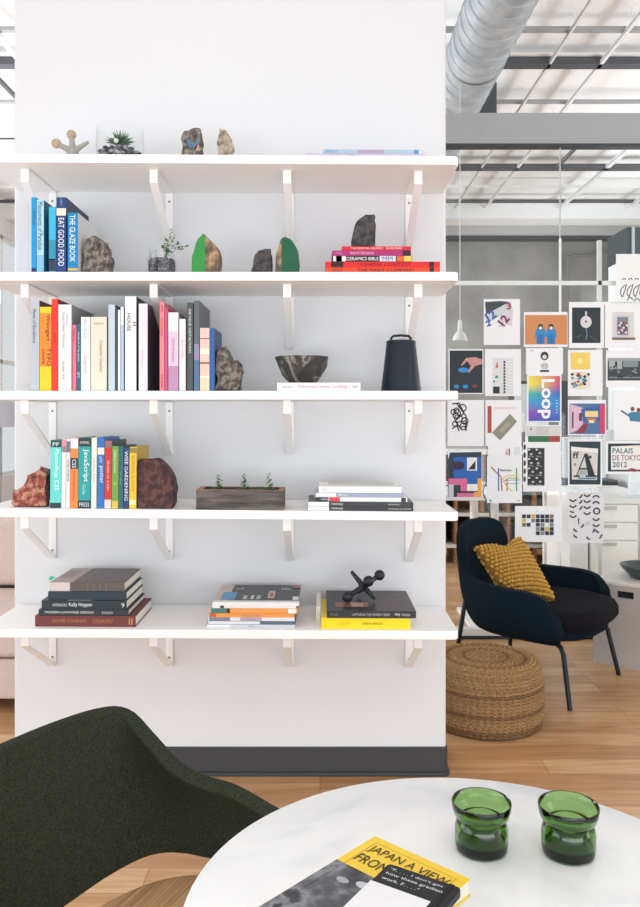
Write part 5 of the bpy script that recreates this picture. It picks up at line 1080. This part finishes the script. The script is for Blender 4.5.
# wooden bookcase far behind
def bookcase():
    Y0, Y1 = 7.2, 7.7; x0, x1 = X(430, Y0), X(562, Y0); zt_ = 1.0
    t = thing('open_bookcase', 'wide wooden bookcase with white boards behind the glass', 'bookcase', ((x0+x1)/2, 7.45, 0))
    wd = ramp_mat('oak_case', [(.3, '#8f6340'), (.6, '#ad7d55')], scale=5, stretch=(1, 1, 8), rough=.6, bump=.1)
    MB().box(x0, x1, Y1-.02, Y1, .08, zt_, wd).build('back_panel', t)
    for zz in (.14, .42, .70, .97): MB().box(x0, x1, Y0, Y1-.02, zz, zz+.03, mat('#e6e4e0', .5)).build('shelf_board', t, bevel=.002)
    for k in range(6):
        x = x0+(x1-x0)*k/5; MB().box(x-.012, x+.012, Y0+.01, Y1-.02, 0, .97, wd).build('upright', t)
    rr = random.Random(9); W = (x1-x0)/5
    for k in range(5):
        for zz in (.17, .45, .73):
            if rr.random() < .75:
                w_ = rr.uniform(.09, .16); hx = x0+W*k+.03+rr.random()*(W-w_-.06); hh = rr.uniform(.16, .22)
                o = MB().box(hx, hx+w_, Y0+.08, Y1-.08, zz+.0005, zz+hh, mat(rr.choice(['#16222a', '#1d2126', '#22303a', '#5a3424']), .6)).build('storage_box', bevel=.004, loc=(hx, 7.4, zz))
                tag(o, 'storage box in the open wooden bookcase, bay %s, %s board' % (('one', 'two', 'three', 'four', 'five')[k], {.17: 'lowest', .45: 'middle', .73: 'upper'}[zz]), 'box', 'boxes in the wooden bookcase')
bookcase()
cbx = MB().box(X(520, 8), X(568, 8), 8.0, 8.5, 0, Z(381, 8), mat('#3f4448', .6))
o = cbx.build('tall_cabinet', bevel=.006, loc=(2.6, 8.2, 0)); tag(o, 'dark grey tall cabinet far behind the prints', 'cabinet')
o = MB().box(X(561, 6.9), X(618, 6.9), 6.9, 7.15, 0, Z(480, 6.9), mat('#2b3034', .6)).build('low_cabinet', bevel=.006, loc=(2.2, 7.0, 0)); tag(o, 'low dark cabinet behind the capital letter print', 'cabinet')
# white bulkhead volume at right
struct(MB().box(2.62, 5.19, 6.75, 7.37, 0, 2.66, mat('#eceeee', .6)).build('wall_inner'))
o = MB().box(X(626, 9), X(656, 9), 9, 9.6, Z(272, 9), Z(236, 9)+.1, mat('#4c5358', .6)).box(X(632, 8.98), X(634, 8.98), 8.95, 9, Z(268, 9), Z(236, 9)+.1, mat('#c3c6c8', .5)).build('air_handler', bevel=.01, loc=(3.1, 9.3, 3.3))
tag(o, 'dark grey air handling unit hanging near the concrete wall at the upper right', 'air unit')
cp = MB().tube(cr([P(568, 300, 12.3), P(568, 262, 12.3), P(571, 256, 12.3), P(590, 255, 12.3), P(600, 252, 12.3), P(640, 250, 12.3)], 24), .02, mat('#8f8f8f', .5), n=8)
tag(cp.build('conduit_pipe', smooth=True, loc=P(570, 260, 12.3)), 'thin grey conduit pipe bent along the concrete back wall', 'pipe')
# left background strip
fl_ = thing('floor_lamp', 'grey drum-shaded floor lamp far left behind the white wall', 'lamp', (X(5, 5.2), 5.2, 0))
MB().lathe([(.10, 0), (.115, .0), (.115, .17), (.10, .17)], mat('#b3b6bd', .6), (X(5, 5.2)-.03, 5.2, Z(427, 5.2)), n=40, closed=True).build('lamp_shade', fl_, smooth=True)
MB().tube([(X(5, 5.2)-.03, 5.2, .02), (X(5, 5.2)-.03, 5.2, Z(424, 5.2)+.06)], .008, mat('#9a9da3', .4), n=10).build('pole', fl_, smooth=True)
MB().lathe([(0, 0), (.13, 0), (.13, .012), (0, .02)], mat('#9a9da3', .4), (X(5, 5.2)-.03, 5.2, 0)).build('base', fl_, smooth=True)

# the long shelves sag a little to the right in the photograph: turn each one, with what stands on it, about its left end
SL = {0: .0055, 3: .0085, 4: .005}
for o in list(COL.objects):
    if o.parent or o.type not in ('MESH', 'EMPTY') or 'category' not in o: continue
    x, y, zz = o.location
    if not (2.6 < y < 2.9895 and SX0-.02 < x < SX1+.02): continue
    k = None
    if o.name.startswith('shelf_bracket'):
        k = min(range(5), key=lambda i: abs(SZ[i]-ST-zz))
    elif .6 < zz:
        c = [i for i in range(5) if zz > SZ[i]-.004]
        if c: k = c[0]
    if k in SL:
        s_ = SL[k]; o.location.z -= s_*(x-X(30, 2.66))
        if not o.name.startswith('shelf_bracket'): o.rotation_euler.y += math.atan(s_)
